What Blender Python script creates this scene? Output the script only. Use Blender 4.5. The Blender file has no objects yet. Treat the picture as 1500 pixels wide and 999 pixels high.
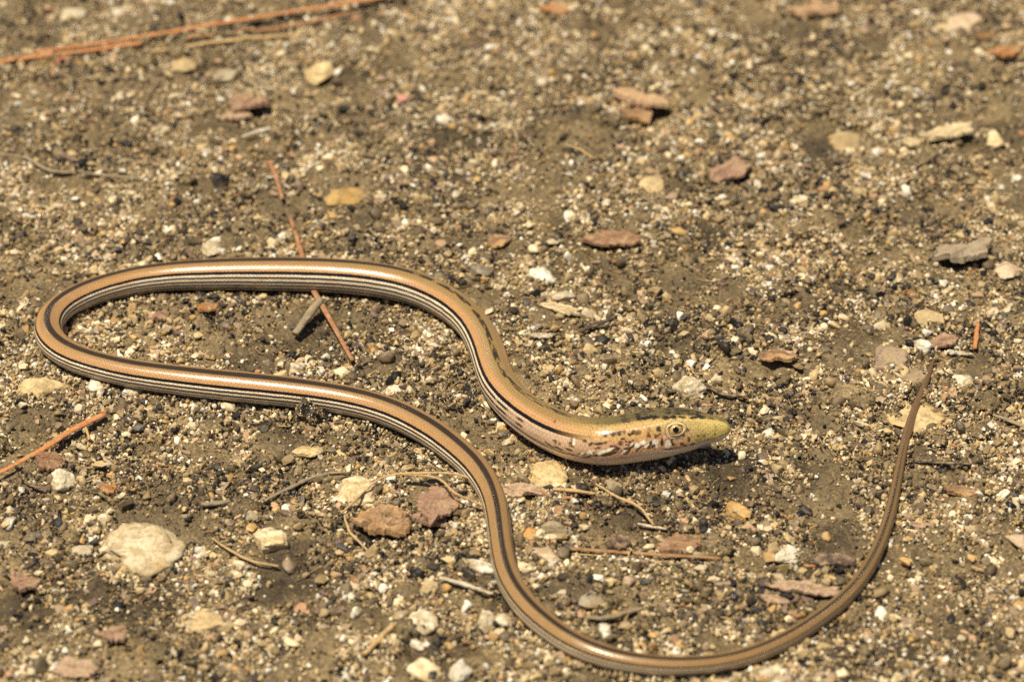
import bpy, math, random
import numpy as np
from mathutils import Vector, Matrix, Euler

# ------------------------------------------------------------------ camera, sky, sun, exposure
scene = bpy.context.scene
C = scene.collection
R = math.radians
PITCH = R(36.0)                 # the camera looks down at the soil from 36 degrees
DIST = 0.71                     # macro lens about 0.7 m from the middle of the view
LENS, SENSOR = 100.0, 36.0
W0, H0 = 1500.0, 999.0
CAM = np.array([0.0, -DIST*math.cos(PITCH), DIST*math.sin(PITCH)])
FWD = np.array([0.0, math.cos(PITCH), -math.sin(PITCH)])
UPV = np.array([0.0, math.sin(PITCH), math.cos(PITCH)])
RGT = np.array([1.0, 0.0, 0.0])
K = SENSOR/LENS/W0              # metres per survey pixel at one metre

cam_data = bpy.data.cameras.new('camera')
cam = bpy.data.objects.new('camera', cam_data); C.objects.link(cam)
cam.location = CAM; cam.rotation_euler = (math.pi/2-PITCH, 0, 0)
cam_data.lens = LENS; cam_data.sensor_width = SENSOR
cam_data.clip_start = 0.01; cam_data.clip_end = 50
cam_data.dof.use_dof = True
cam_data.dof.focus_distance = 0.682
cam_data.dof.aperture_fstop = 13
scene.camera = cam

SUN = Vector((-0.24, -0.12, 0.95)).normalized()     # towards the sun: high, to the left
world = bpy.data.worlds.new('World'); scene.world = world; world.use_nodes = True
wn = world.node_tree.nodes; wl = world.node_tree.links
sky = wn.new('ShaderNodeTexSky'); sky.sky_type = 'NISHITA'; sky.sun_disc = False
sky.sun_elevation = math.asin(SUN.z); sky.sun_rotation = math.atan2(SUN.x, SUN.y)
wl.new(sky.outputs[0], wn['Background'].inputs[0]); wn['Background'].inputs[1].default_value = 0.05
sd = bpy.data.lights.new('sun', 'SUN'); sd.energy = 5.0; sd.angle = R(0.53); sd.color = (1.0, 0.905, 0.71)
so = bpy.data.objects.new('sun', sd); C.objects.link(so)
so.rotation_euler = SUN.to_track_quat('Z', 'Y').to_euler(); so.location = (-0.24, -0.12, 0.95)
scene.view_settings.view_transform = 'Standard'; scene.view_settings.look = 'None'
scene.view_settings.exposure = 0.33; scene.view_settings.gamma = 1.0
scene.view_settings.use_curve_mapping = False
scene.cycles.use_denoising = False
scene.cycles.max_bounces = 5

# ------------------------------------------------------------------ helpers
rng = np.random.default_rng(11)
random.seed(5)

def lin(c):
    c = np.asarray(c, float)/255.0
    return np.where(c <= 0.04045, c/12.92, ((c+0.055)/1.055)**2.4)

def hash3(i, j, k, seed):
    h = (i.astype(np.int64)*374761393 + j.astype(np.int64)*668265263 + k.astype(np.int64)*2147483647 + seed*1274126177) & 0xFFFFFFFF
    h = ((h ^ (h >> 13))*1274126177) & 0xFFFFFFFF
    h = ((h ^ (h >> 16))*2246822519) & 0xFFFFFFFF
    return ((h ^ (h >> 15)) & 0xFFFFFF)/float(0xFFFFFF)

def noise3(x, y, z, seed=0):
    x, y, z = np.broadcast_arrays(np.asarray(x, float), np.asarray(y, float), np.asarray(z, float))
    xi, yi, zi = np.floor(x), np.floor(y), np.floor(z)
    fx, fy, fz = x-xi, y-yi, z-zi
    fx, fy, fz = [f*f*f*(f*(f*6-15)+10) for f in (fx, fy, fz)]
    out = 0
    for a in (0, 1):
        for b in (0, 1):
            for c in (0, 1):
                w = (fx if a else 1-fx)*(fy if b else 1-fy)*(fz if c else 1-fz)
                out = out + w*hash3(xi+a, yi+b, zi+c, seed)
    return out*2-1

def fbm(x, y, z=0.0, octaves=4, seed=0):
    s, amp, tot = 0, 1.0, 0
    for o in range(octaves):
        s = s + amp*noise3(np.asarray(x)*2**o, np.asarray(y)*2**o, np.asarray(z)*2**o, seed+o*17); tot += amp; amp *= 0.5
    return s/tot

def ray(px, py):
    return FWD + RGT*(px-W0/2)*K + UPV*(H0/2-py)*K     # one unit of depth

def plane_point(px, py, z=0.0):
    d = ray(px, py); t = (z-CAM[2])/d[2]
    return CAM + d*t, t

def project(P):
    v = P-CAM; d = v@FWD
    return W0/2 + (v@RGT)/d/K, H0/2 - (v@UPV)/d/K

def mesh_from(name, V, F, smooth=True):
    m = bpy.data.meshes.new(name); V = np.asarray(V, np.float32)
    F = [np.asarray(f) for f in F] if isinstance(F, list) and len(F) and not np.isscalar(F[0]) else F
    if isinstance(F, np.ndarray):
        n, k = F.shape
        m.vertices.add(len(V)); m.vertices.foreach_set('co', V.ravel())
        m.loops.add(n*k); m.loops.foreach_set('vertex_index', F.astype(np.int32).ravel())
        m.polygons.add(n); m.polygons.foreach_set('loop_start', np.arange(n, dtype=np.int32)*k)
        m.update(calc_edges=True)
    else:
        m.from_pydata(V.tolist(), [], [list(map(int, f)) for f in F]); m.update()
    m.polygons.foreach_set('use_smooth', np.full(len(m.polygons), smooth))
    return m

def set_color(m, col, name='tint'):
    a = m.color_attributes.new(name, 'FLOAT_COLOR', 'POINT')
    c = np.ones((len(m.vertices), 4), np.float32); c[:, :3] = col
    a.data.foreach_set('color', c.ravel())

def link(name, m, mat=None, parent=None, label=None, cat=None, group=None, kind=None):
    o = bpy.data.objects.new(name, m); C.objects.link(o)
    if mat is not None and m is not None and not len(m.materials): m.materials.append(mat)
    if parent: o.parent = parent
    if label: o['label'] = label
    if cat: o['category'] = cat
    if group: o['group'] = group
    if kind: o['kind'] = kind
    return o

# ------------------------------------------------------------------ materials
def new_mat(name):
    m = bpy.data.materials.new(name); m.use_nodes = True
    nt = m.node_tree; return m, nt, nt.nodes['Principled BSDF']

def nd(nt, t, **kw):
    n = nt.nodes.new(t)
    for k, v in kw.items(): setattr(n, k, v)
    return n

def noise_node(nt, scale, coord, detail=4, rough=0.6):
    n = nd(nt, 'ShaderNodeTexNoise'); n.inputs['Scale'].default_value = scale
    n.inputs['Detail'].default_value = detail; n.inputs['Roughness'].default_value = rough
    nt.links.new(coord, n.inputs['Vector']); return n

def ramp_node(nt, fac, stops):
    r = nd(nt, 'ShaderNodeValToRGB'); e = r.color_ramp.elements
    while len(e) < len(stops): e.new(0.5)
    for i, (p, c) in enumerate(stops):
        e[i].position = p; e[i].color = (*c, 1)
    nt.links.new(fac, r.inputs[0]); return r

def bump_node(nt, height, strength, dist, prev=None):
    b = nd(nt, 'ShaderNodeBump'); b.inputs['Strength'].default_value = strength; b.inputs['Distance'].default_value = dist
    nt.links.new(height, b.inputs['Height'])
    if prev: nt.links.new(prev, b.inputs['Normal'])
    return b.outputs[0]

def mul(nt, a, b, fac=1.0, blend='MULTIPLY'):
    m = nd(nt, 'ShaderNodeMix', data_type='RGBA', blend_type=blend); m.inputs[0].default_value = fac
    nt.links.new(a, m.inputs[6]); nt.links.new(b, m.inputs[7]); return m.outputs[2]

_mats = {}
def stone_mat(c1, c2, rough=0.65, speck=0.25, grain=900, bump=0.35, dust=0.8):
    key = ('stone', tuple(c1), tuple(c2), rough, speck, grain, dust)
    if key in _mats: return _mats[key]
    m, nt, p = new_mat('stone_%d' % len(_mats))
    tc = nd(nt, 'ShaderNodeTexCoord'); geo = nd(nt, 'ShaderNodeNewGeometry'); oi = nd(nt, 'ShaderNodeObjectInfo')
    pos = geo.outputs['Position']
    big = noise_node(nt, 160, pos, 5, 0.65)
    col = ramp_node(nt, big.outputs[0], [(0.32, lin(c2)), (0.52, (lin(c1)*0.75+lin(c2)*0.25)), (0.68, lin(c1))])
    hs = nd(nt, 'ShaderNodeHueSaturation')
    mr = nd(nt, 'ShaderNodeMapRange'); mr.inputs[3].default_value = 0.72; mr.inputs[4].default_value = 1.15
    nt.links.new(oi.outputs['Random'], mr.inputs[0]); nt.links.new(mr.outputs[0], hs.inputs['Value'])
    nt.links.new(col.outputs[0], hs.inputs['Color'])
    fine = noise_node(nt, grain*1.6, pos, 3, 0.7)
    sp = ramp_node(nt, fine.outputs[0], [(0.36, (1-speck*1.6,)*3), (0.46, (1, 1, 1)), (0.64, (1, 1, 1)), (0.72, (1.0, 0.96, 0.88))])
    dn = noise_node(nt, 330, pos, 6, 0.75)
    dm = ramp_node(nt, dn.outputs[0], [(0.46, (0, 0, 0)), (0.57, (dust, dust, dust))])
    dx_ = nd(nt, 'ShaderNodeMix', data_type='RGBA'); nt.links.new(dm.outputs[0], dx_.inputs[0])
    nt.links.new(hs.outputs[0], dx_.inputs[6]); dx_.inputs[7].default_value = (*lin((162, 140, 102)), 1)
    nt.links.new(mul(nt, dx_.outputs[2], sp.outputs[0]), p.inputs['Base Color'])
    mid = noise_node(nt, grain*0.6, pos, 5, 0.7)
    n1 = bump_node(nt, mid.outputs[0], bump, 0.0012)
    n2 = bump_node(nt, fine.outputs[0], bump*0.8, 0.0004, n1)
    nt.links.new(n2, p.inputs['Normal'])
    p.inputs['Roughness'].default_value = rough; p.inputs['Specular IOR Level'].default_value = 0.35
    _mats[key] = m; return m

def bark_mat(c1, c2, c3=None, along=220):
    key = ('bark', tuple(c1), tuple(c2), c3)
    if key in _mats: return _mats[key]
    m, nt, p = new_mat('bark_%d' % len(_mats))
    tc = nd(nt, 'ShaderNodeTexCoord'); mp = nd(nt, 'ShaderNodeMapping'); mp.inputs['Scale'].default_value = (0.35, 1.6, 1.6)
    nt.links.new(tc.outputs['Object'], mp.inputs[0])
    g = noise_node(nt, along*1.5, mp.outputs[0], 6, 0.7); b = noise_node(nt, 130, tc.outputs['Object'], 4, 0.6)
    col = ramp_node(nt, g.outputs[0], [(0.3, lin(c2)), (0.48, lin(c1)*0.7+lin(c2)*0.3), (0.7, lin(c1))])
    out = col.outputs[0]
    if c3:
        pr = ramp_node(nt, b.outputs[0], [(0.45, (0, 0, 0)), (0.6, (1, 1, 1))])
        mx = nd(nt, 'ShaderNodeMix', data_type='RGBA'); nt.links.new(pr.outputs[0], mx.inputs[0])
        nt.links.new(out, mx.inputs[6]); mx.inputs[7].default_value = (*lin(c3), 1); out = mx.outputs[2]
    f = noise_node(nt, 2200, tc.outputs['Object'], 3, 0.7)
    dust = ramp_node(nt, f.outputs[0], [(0.3, (0.6, 0.58, 0.55)), (0.5, (1, 1, 1)), (0.7, (1.0, 1.0, 1.0))])
    dn = noise_node(nt, 420, tc.outputs['Object'], 6, 0.75)
    dm = ramp_node(nt, dn.outputs[0], [(0.47, (0, 0, 0)), (0.62, (0.7, 0.7, 0.7))])
    dx_ = nd(nt, 'ShaderNodeMix', data_type='RGBA'); nt.links.new(dm.outputs[0], dx_.inputs[0])
    nt.links.new(out, dx_.inputs[6]); dx_.inputs[7].default_value = (*lin((176, 152, 116)), 1)
    nt.links.new(mul(nt, dx_.outputs[2], dust.outputs[0]), p.inputs['Base Color'])
    n1 = bump_node(nt, g.outputs[0], 0.6, 0.0012); n2 = bump_node(nt, f.outputs[0], 0.4, 0.0003, n1)
    nt.links.new(n2, p.inputs['Normal'])
    p.inputs['Roughness'].default_value = 0.7; p.inputs['Specular IOR Level'].default_value = 0.3
    _mats[key] = m; return m

def grain_mat(name, rough=(0.3, 0.8), bump=0.4):
    m, nt, p = new_mat(name)
    at = nd(nt, 'ShaderNodeAttribute', attribute_name='tint'); geo = nd(nt, 'ShaderNodeNewGeometry')
    n = noise_node(nt, 1700, geo.outputs['Position'], 4, 0.7)
    v = ramp_node(nt, n.outputs[0], [(0.3, (0.62, 0.60, 0.57)), (0.5, (0.95, 0.95, 0.95)), (0.7, (1.0, 0.99, 0.97))])
    nt.links.new(mul(nt, at.outputs['Color'], v.outputs[0]), p.inputs['Base Color'])
    n2 = noise_node(nt, 420, geo.outputs['Position'], 2, 0.5)
    mr = nd(nt, 'ShaderNodeMapRange'); mr.inputs[1].default_value = 0.35; mr.inputs[2].default_value = 0.65
    mr.inputs[3].default_value = rough[0]; mr.inputs[4].default_value = rough[1]
    nt.links.new(n2.outputs[0], mr.inputs[0]); nt.links.new(mr.outputs[0], p.inputs['Roughness'])
    nt.links.new(bump_node(nt, n.outputs[0], bump, 0.0005), p.inputs['Normal'])
    p.inputs['Specular IOR Level'].default_value = 0.45
    return m

def soil_mat():
    m, nt, p = new_mat('damp_soil')
    geo = nd(nt, 'ShaderNodeNewGeometry'); pos = geo.outputs['Position']
    a = noise_node(nt, 28, pos, 5, 0.6); b = noise_node(nt, 240, pos, 5, 0.7); f = noise_node(nt, 1500, pos, 4, 0.75)
    base = ramp_node(nt, a.outputs[0], [(0.32, lin((108, 92, 66))), (0.5, lin((130, 112, 81))), (0.68, lin((154, 133, 97)))])
    med = ramp_node(nt, b.outputs[0], [(0.3, (0.55, 0.53, 0.5)), (0.5, (0.95, 0.94, 0.92)), (0.7, (1.0, 0.98, 0.94))])
    fine = ramp_node(nt, f.outputs[0], [(0.32, (0.45, 0.43, 0.40)), (0.48, (0.9, 0.9, 0.9)), (0.66, (1, 1, 1))])
    c = mul(nt, mul(nt, base.outputs[0], med.outputs[0]), fine.outputs[0])
    vo = nd(nt, 'ShaderNodeTexVoronoi'); vo.inputs['Scale'].default_value = 1500; nt.links.new(pos, vo.inputs['Vector'])
    # each voronoi cell is one sand grain with a tone of its own
    sep = nd(nt, 'ShaderNodeSeparateColor'); nt.links.new(vo.outputs['Color'], sep.inputs[0])
    gr = ramp_node(nt, sep.outputs[0], [(0.0, (0.5, 0.48, 0.45)), (0.25, (0.85, 0.84, 0.82)), (0.75, (1, 1, 1)), (0.93, (1.25, 1.22, 1.15)), (1.0, (1.6, 1.55, 1.4))])
    da = nd(nt, 'ShaderNodeAttribute', attribute_name='damp')
    dr = ramp_node(nt, da.outputs['Fac'], [(0.0, (1, 1, 1)), (1.0, (0.33, 0.315, 0.30))])       # wet soil is darker; extra shadow depth is put into this colour too
    nt.links.new(mul(nt, mul(nt, c, gr.outputs[0]), dr.outputs[0]), p.inputs['Base Color'])
    n1 = bump_node(nt, b.outputs[0], 0.5, 0.0018)
    inv = nd(nt, 'ShaderNodeMath', operation='SUBTRACT'); inv.inputs[0].default_value = 1.0; nt.links.new(vo.outputs['Distance'], inv.inputs[1])
    n2 = bump_node(nt, inv.outputs[0], 0.6, 0.0005, n1); n3 = bump_node(nt, f.outputs[0], 0.5, 0.0004, n2)
    nt.links.new(n3, p.inputs['Normal'])
    p.inputs['Roughness'].default_value = 0.62; p.inputs['Specular IOR Level'].default_value = 0.35
    return m

# ------------------------------------------------------------------ lizard: centre line, measured along the animal
# x, y, thickness, height of the axis (m) where the head is held clear of the soil
BODY = [
 (1070.5,628,2,.0094),(1067,628,17,.0094),(1056,628,34,.0092),(1033,628,46,.0090),(1011,629,61,.0086),(988,631,68,.0081),
 (954,638,73,.0073),(920,644,74,.0067),(880,648,72,.0063),(850,645.5,69,0),(815,634,66,0),(780,614,61,0),(748,588,57,0),(728,560,55,0),
 (719,530,54,0),(708,500,52,0),(688,470,50,0),(660,447,51,0),(625,429,51,0),(580,415,52,0),(500,405,52,0),(400,402,51,0),(300,403,47,0),
 (250,405,44,0),(200,411,42,0),(150,423,41,0),(110,438,41,0),(82,456,41,0),(69,478,42,0),(76,503,43,0),(104,523,43,0),(150,538,43,0),
 (200,549,44,0),(300,562,47,0),(400,572,47,0),(500,585,45,0),(567,602,45,0),(626,630,45,0),(668,660,44,0),(702,692,42,0),
 (722,727,38,0),(730,765,36,0),(734,800,36,0),(740,835,37,0),(754,867,38,0),(778,897,39,0),(810,924,38,0),(852,950,37,0),(905,967,34,0),
 (950,974,32,0),(1000,976,30,0),(1067,969,27.5,0),(1135,946,27.5,0),(1200,907,26,0),(1247,867,24,0),(1280,817,21,0),(1300,766,18.5,0),
 (1312,716,16,0),(1320,673,14.5,0),(1329,633,13.5,0),(1341,597,12,0),(1356,560,10,0),(1366,530,7,0),(1370,513,3,0)]
def lift_body():
    P, rad = [], []
    for x, y, w, dz in BODY:
        z = 0.004
        for _ in range(6):
            p, t = plane_point(x, y, z); r = 0.5*w*K*t; z = dz if dz else r - 0.0003
        P.append(p); rad.append(r)
    return np.array(P), np.array(rad)
P0, r0 = lift_body()
def spline(P, n=40):
    P = np.asarray(P, float); out = []
    E = np.vstack([2*P[0]-P[1], P, 2*P[-1]-P[-2]])
    for i in range(1, len(E)-2):
        p0, p1, p2, p3 = E[i-1:i+3]
        d = [max(np.linalg.norm((b-a)[:3])**0.5, 1e-6) for a, b in ((p0, p1), (p1, p2), (p2, p3))]
        t0, t1 = 0, d[0]; t2 = t1+d[1]; t3 = t2+d[2]
        t = np.linspace(t1, t2, n, endpoint=False)[:, None]
        A1 = (t1-t)/(t1-t0)*p0+(t-t0)/(t1-t0)*p1; A2 = (t2-t)/(t2-t1)*p1+(t-t1)/(t2-t1)*p2; A3 = (t3-t)/(t3-t2)*p2+(t-t2)/(t3-t2)*p3
        B1 = (t2-t)/(t2-t0)*A1+(t-t0)/(t2-t0)*A2; B2 = (t3-t)/(t3-t1)*A2+(t-t1)/(t3-t1)*A3
        out.append((t2-t)/(t2-t1)*B1+(t-t1)/(t2-t1)*B2)
    out.append(P[-1:]); return np.vstack(out)
dense = spline(np.column_stack([P0, r0]))
seg = np.linalg.norm(np.diff(dense[:, :3], axis=0), axis=1); arc = np.concatenate([[0], np.cumsum(seg)]); LEN = arc[-1]
def resample(s): return np.column_stack([np.interp(s, arc, dense[:, k]) for k in range(4)])
HEADLEN = 0.030
s_ring = np.concatenate([np.array([0, .00006, .00015, .0003, .0005, .0007, .0009]), np.arange(0.0011, HEADLEN, 0.00016), np.arange(HEADLEN, LEN, 0.00048)])
ring = resample(s_ring)
def smooth(a, k, n=1):
    for _ in range(n):
        pad = np.vstack([np.repeat(a[:1], k, 0), a, np.repeat(a[-1:], k, 0)])
        cs = np.cumsum(np.vstack([np.zeros((1, a.shape[1])), pad]), 0); a = (cs[2*k+1:]-cs[:-2*k-1])/(2*k+1)
    return a
sm = smooth(ring[:, :3], 7, 3); wsm = np.clip((s_ring-0.004)/0.02, 0, 1)[:, None]
ring[:, :3] = ring[:, :3]*(1-wsm)+sm*wsm
AX, RAD = ring[:, :3], ring[:, 3]
NR = len(AX)
T = np.gradient(AX, s_ring, axis=0); T[:8] = T[14]; T = smooth(T, 6, 2); T /= np.linalg.norm(T, axis=1)[:, None]
SIDE = np.cross(T, [0, 0, 1.0]); SIDE /= np.linalg.norm(SIDE, axis=1)[:, None]
UP = np.cross(SIDE, T)
AXpx, AXpy = project(AX)
# arc positions of landmarks
def s_at(i): return arc[min(i*40, len(arc)-1)]
S_BEND = s_at(28); S_UP = s_at(19)
roll = np.interp(s_ring, [0, 0.05, 0.08, S_BEND-0.03, S_BEND+0.01], [12, 12, 7, 7, 0])
# near the head the animal is a touch steeper
CL = resample(np.linspace(0, LEN, 520))           # coarse centre line for clearance tests

def clearance(x, y, z):
    """distance from the lizard's skin to points, chunked"""
    out = np.empty(len(x)); Pq = np.column_stack([x, y, z])
    for a in range(0, len(x), 20000):
        q = Pq[a:a+20000]
        d2 = ((q[:, None, :]-CL[None, :, :3])**2).sum(2)
        j = d2.argmin(1); out[a:a+20000] = np.sqrt(d2[np.arange(len(q)), j])-CL[j, 3]
    return out

# ------------------------------------------------------------------ ground
GX0, GX1, GY0, GY1, GS = -0.185, 0.185, -0.150, 0.205, 0.0010
SILT = [(640,240,110,60),(1010,395,110,50),(250,690,90,40),(210,900,150,60),(1120,700,110,40),(1400,930,110,60),(1130,470,70,25),
        (560,110,90,40),(900,280,80,40),(430,850,80,40),(1180,220,70,35),(60,520,60,40)]
silt_pts = [(plane_point(x, y)[0], sx*K*DIST, sy*K*DIST/math.sin(PITCH)) for x, y, sx, sy in SILT]
GRITTY = [(330,470,160,36),(620,500,110,60),(880,810,170,90),(620,930,130,60),(300,330,220,60),(870,480,120,60),(1220,560,140,60),(150,120,200,60),(1400,250,160,80)]
grit_pts = [(plane_point(x, y)[0], sx*K*DIST, sy*K*DIST/math.sin(PITCH)) for x, y, sx, sy in GRITTY]
def silt_mask(x, y):
    m = np.clip(fbm(x*38, y*38, 3.3, 3, 5)*1.9+0.10, 0, 1)*0.75
    for c, a, b in silt_pts:
        m = np.maximum(m, np.exp(-(((x-c[0])/a)**2+((y-c[1])/b)**2)))
    for c, a, b in grit_pts: m = m*(1-0.9*np.exp(-(((x-c[0])/a)**2+((y-c[1])/b)**2)))
    return m
DAMP = [(1060,690,100,34),(1150,600,110,46),(1290,890,150,60),(420,630,80,24),(200,890,170,60),(930,960,140,40),(1240,450,120,34),(1430,650,90,70),(50,850,90,60),(560,820,90,34),
        (330,720,110,34),(640,250,130,70),(1020,400,130,60),(980,480,90,40),(130,480,60,60),(1400,940,150,60)]
damp_pts = [(plane_point(x, y)[0], sx*K*DIST, sy*K*DIST/math.sin(PITCH)) for x, y, sx, sy in DAMP]
def damp(x, y):
    m = np.zeros(np.shape(x))
    for c, a, b in damp_pts: m = np.maximum(m, np.exp(-(((x-c[0])/a)**2+((y-c[1])/b)**2)))
    n = fbm(x*60, y*60, 4.1, 4, 15)
    return np.clip((m*0.75+0.12)+n*1.3, 0, 1)
MOUND = [(290,455,75,30,.0022),(520,455,60,25,.0015),(600,500,60,30,.001),(310,650,80,25,.0008),(1240,575,60,25,.0014)]
mound_pts = [(plane_point(x, y)[0], sx*K*DIST, sy*K*DIST/math.sin(PITCH), h) for x, y, sx, sy, h in MOUND]
def terrain(x, y):
    h = fbm(x*14, y*14, 0.3, 3, 1)*0.0016
    s = silt_mask(x, y)
    h = h + (fbm(x*75, y*75, 1.7, 3, 2)*0.0034 + fbm(x*280, y*280, 2.2, 2, 3)*0.0018)*(1-0.78*s)
    for c, a, b, hh in mound_pts: h = h + hh*np.exp(-(((x-c[0])/a)**2+((y-c[1])/b)**2))
    return h
def geom(start, step, n, f=1.28):
    out, v, d = [], start, step
    for _ in range(n): d *= f; v += d; out.append(v)
    return out
gx = np.arange(GX0, GX1+1e-9, GS); gy = np.arange(GY0, GY1+1e-9, GS)
axx = np.concatenate([np.array(geom(GX0, -GS, 27))[::-1], gx, geom(GX1, GS, 27)])
axy = np.concatenate([np.array(geom(GY0, -GS, 27))[::-1], gy, geom(GY1, GS, 27)])
GXm, GYm = np.meshgrid(axx, axy)
Z = terrain(GXm, GYm)
flat = (GXm.ravel() > -.18) & (GXm.ravel() < .18) & (GYm.ravel() > -.145) & (GYm.ravel() < .1)
idx = np.where(flat)[0]
# the body lies in a shallow bed it has pressed for itself
sub = CL[::2]
zr = Z.ravel().copy()
for a in range(0, len(idx), 40000):
    ii = idx[a:a+40000]
    d2 = (GXm.ravel()[ii][:, None]-sub[None, :, 0])**2+(GYm.ravel()[ii][:, None]-sub[None, :, 1])**2
    j = d2.argmin(1); d = np.sqrt(d2[np.arange(len(ii)), j])
    low = sub[j, 2]-sub[j, 3]                      # underside of the animal
    w = np.clip(1-(d-sub[j, 3]*0.7)/0.006, 0, 1); w = w*w*(3-2*w)
    tgt = np.where(low > 0.0012, zr[ii]*0.5, -0.0004+zr[ii]*0.12)
    zr[ii] = zr[ii]*(1-w)+tgt*w
Z = zr.reshape(Z.shape)
nxg, nyg = len(axx), len(axy)
ii = np.arange(nyg*nxg).reshape(nyg, nxg)
Fq = np.stack([ii[:-1, :-1].ravel(), ii[:-1, 1:].ravel(), ii[1:, 1:].ravel(), ii[1:, :-1].ravel()], 1)
gm = mesh_from('ground', np.column_stack([GXm.ravel(), GYm.ravel(), Z.ravel()]), Fq)
gm.attributes.new('damp', 'FLOAT', 'POINT').data.foreach_set('value', damp(GXm.ravel(), GYm.ravel()).astype(np.float32))
link('ground', gm, soil_mat(), kind='structure', label='damp grey brown sandy soil strewn with grit')
i0x, i0y = 27, 27
Zc = Z[i0y:i0y+len(gy), i0x:i0x+len(gx)]
def ground_z(x, y):
    x = np.asarray(x, float); y = np.asarray(y, float)
    fx = np.clip((x-GX0)/GS, 0, len(gx)-1.001); fy = np.clip((y-GY0)/GS, 0, len(gy)-1.001)
    a = fx.astype(int); b = fy.astype(int); u, v = fx-a, fy-b
    return (Zc[b, a]*(1-u)*(1-v)+Zc[b, a+1]*u*(1-v)+Zc[b+1, a]*(1-u)*v+Zc[b+1, a+1]*u*v)
def on_ground(px, py, above=0.0):
    z = 0.0
    for _ in range(6):
        p, t = plane_point(px, py, z); z = float(ground_z(p[0], p[1]))+above
    return p, t

# ------------------------------------------------------------------ the lizard
# finer columns on the striped flanks, coarser on the belly
half = np.concatenate([np.arange(0, 50, 2.6), np.arange(50, 130, 1.25), np.arange(131, 179, 7.0)])
theta = np.concatenate([[-180.0], -half[:0:-1], half]); NA = len(theta)
th_r = np.radians(theta)[None, :] + 0*RAD[:, None]
rl = np.radians(roll)[:, None]
hd = np.clip((0.024-s_ring)/0.012, 0, 1); hd = hd*hd*(3-2*hd)          # 1 on the head
front = np.clip((0.012-s_ring)/0.010, 0, 1)
ct, st = np.cos(th_r), np.sin(th_r)
ex = (2.0-0.35*hd)[:, None]/2.0
sc_ = np.sign(st)*np.abs(st)**ex; cc_ = np.sign(ct)*np.abs(ct)**ex
lat = (1.0-0.05*hd-0.10*front)[:, None]; ver = (1.0-0.02*hd)[:, None]
X = RAD[:, None]*lat*sc_; Y = RAD[:, None]*ver*cc_
belly = np.clip(-ct, 0, 1)
Y = Y + RAD[:, None]*0.10*belly**2*(1-hd)[:, None]                      # belly slightly flattened on the soil
# lateral groove
TH = np.abs(theta)[None, :]+0*X
groove = np.exp(-((TH-112)/7.0)**2)*np.clip((s_ring-0.03)/0.02, 0, 1)[:, None]*np.clip((S_BEND+0.22-s_ring)/0.05, 0, 1)[:, None]
X *= 1-0.05*groove; Y *= 1-0.05*groove
# jaw line groove on the head
def e_loc(i):
    d = CAM-AX[i]; return np.degrees(np.arcsin(d[2]/np.linalg.norm(d)))
ELOC = np.array([e_loc(i) for i in range(NR)])
def head_sth(px, py):
    """survey point on the head's flank -> ring index, angle from the spine"""
    lim = np.searchsorted(s_ring, 0.075)
    i = int(np.abs(AXpx[:lim]-px).argmin()); wpx = RAD[i]/K/np.linalg.norm(CAM-AX[i])
    p = np.clip((AXpy[i]-py)/wpx, -0.99, 0.99)
    return i, 90+roll[i]-(ELOC[i]+np.degrees(np.arcsin(p)))
# mouth slit
mouth = [(1066,634),(1055,640),(1040,645),(1020,650),(1000,654),(980,657),(960,659)]
mi = [head_sth(*q) for q in mouth]
m_s = np.array([s_ring[i] for i, _ in mi]); m_t = np.array([t for _, t in mi])
mth = np.interp(s_ring, m_s, m_t)
mg = np.exp(-((TH-mth[:, None])/2.7)**2)*(np.clip((m_s[-1]-s_ring)/0.002, 0, 1)*np.clip(s_ring/0.0008, 0, 1))[:, None]
X *= 1-0.030*mg; Y *= 1-0.030*mg
# brow ridge above the eye running to the snout, and the eye socket swelling
br = np.exp(-((TH-42)/9.0)**2)*(np.exp(-((s_ring-0.010)/0.007)**2))[:, None]
X *= 1+0.035*br; Y *= 1+0.035*br
ei, eth = head_sth(990, 631)
cr, sr = np.cos(rl), np.sin(rl)
Xr = X*cr+Y*sr; Yr = Y*cr-X*sr
V = AX[:, None, :]+SIDE[:, None, :]*Xr[..., None]+UP[:, None, :]*Yr[..., None]
# --- colours of the skin
def stp(a, b, x): t = np.clip((x-a)/(b-a), 0, 1); return t*t*(3-2*t)
def band(x, a, b, e=1.2): return stp(a-e, a+e, x)*(1-stp(b-e, b+e, x))
Sg = s_ring[:, None]+0*TH
SG = np.sign(theta)[None, :]+0*TH
scale_len = 0.00095
tooth = (np.abs(((Sg/scale_len) % 1)-0.5)*4-1)
ln = LEN
tailf = stp(s_at(45), s_at(56), Sg)          # 0 body .. 1 tail
wob = fbm(Sg*120, SG*3, 0.5, 3, 21)*1.6
cell = np.floor(Sg/scale_len); tq = TH+wob*.7+tooth*.7+(hash3(cell, np.floor(TH/14)+40*(SG > 0), 0*cell, 3)-.5)*.9
tan = lin((186, 141, 92)); tan_d = lin((140, 111, 70)); white = lin((240, 224, 194)); dark = lin((20, 14, 10)); pink = lin((228, 196, 160)); oliv = lin((206, 192, 150))
tail_c = lin((112, 87, 53)); tail_w = lin((134, 106, 70))
def mixc(a, b, f): return a*(1-f[..., None])+b*f[..., None]
col = np.ones(TH.shape+(3,))*tan
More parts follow.
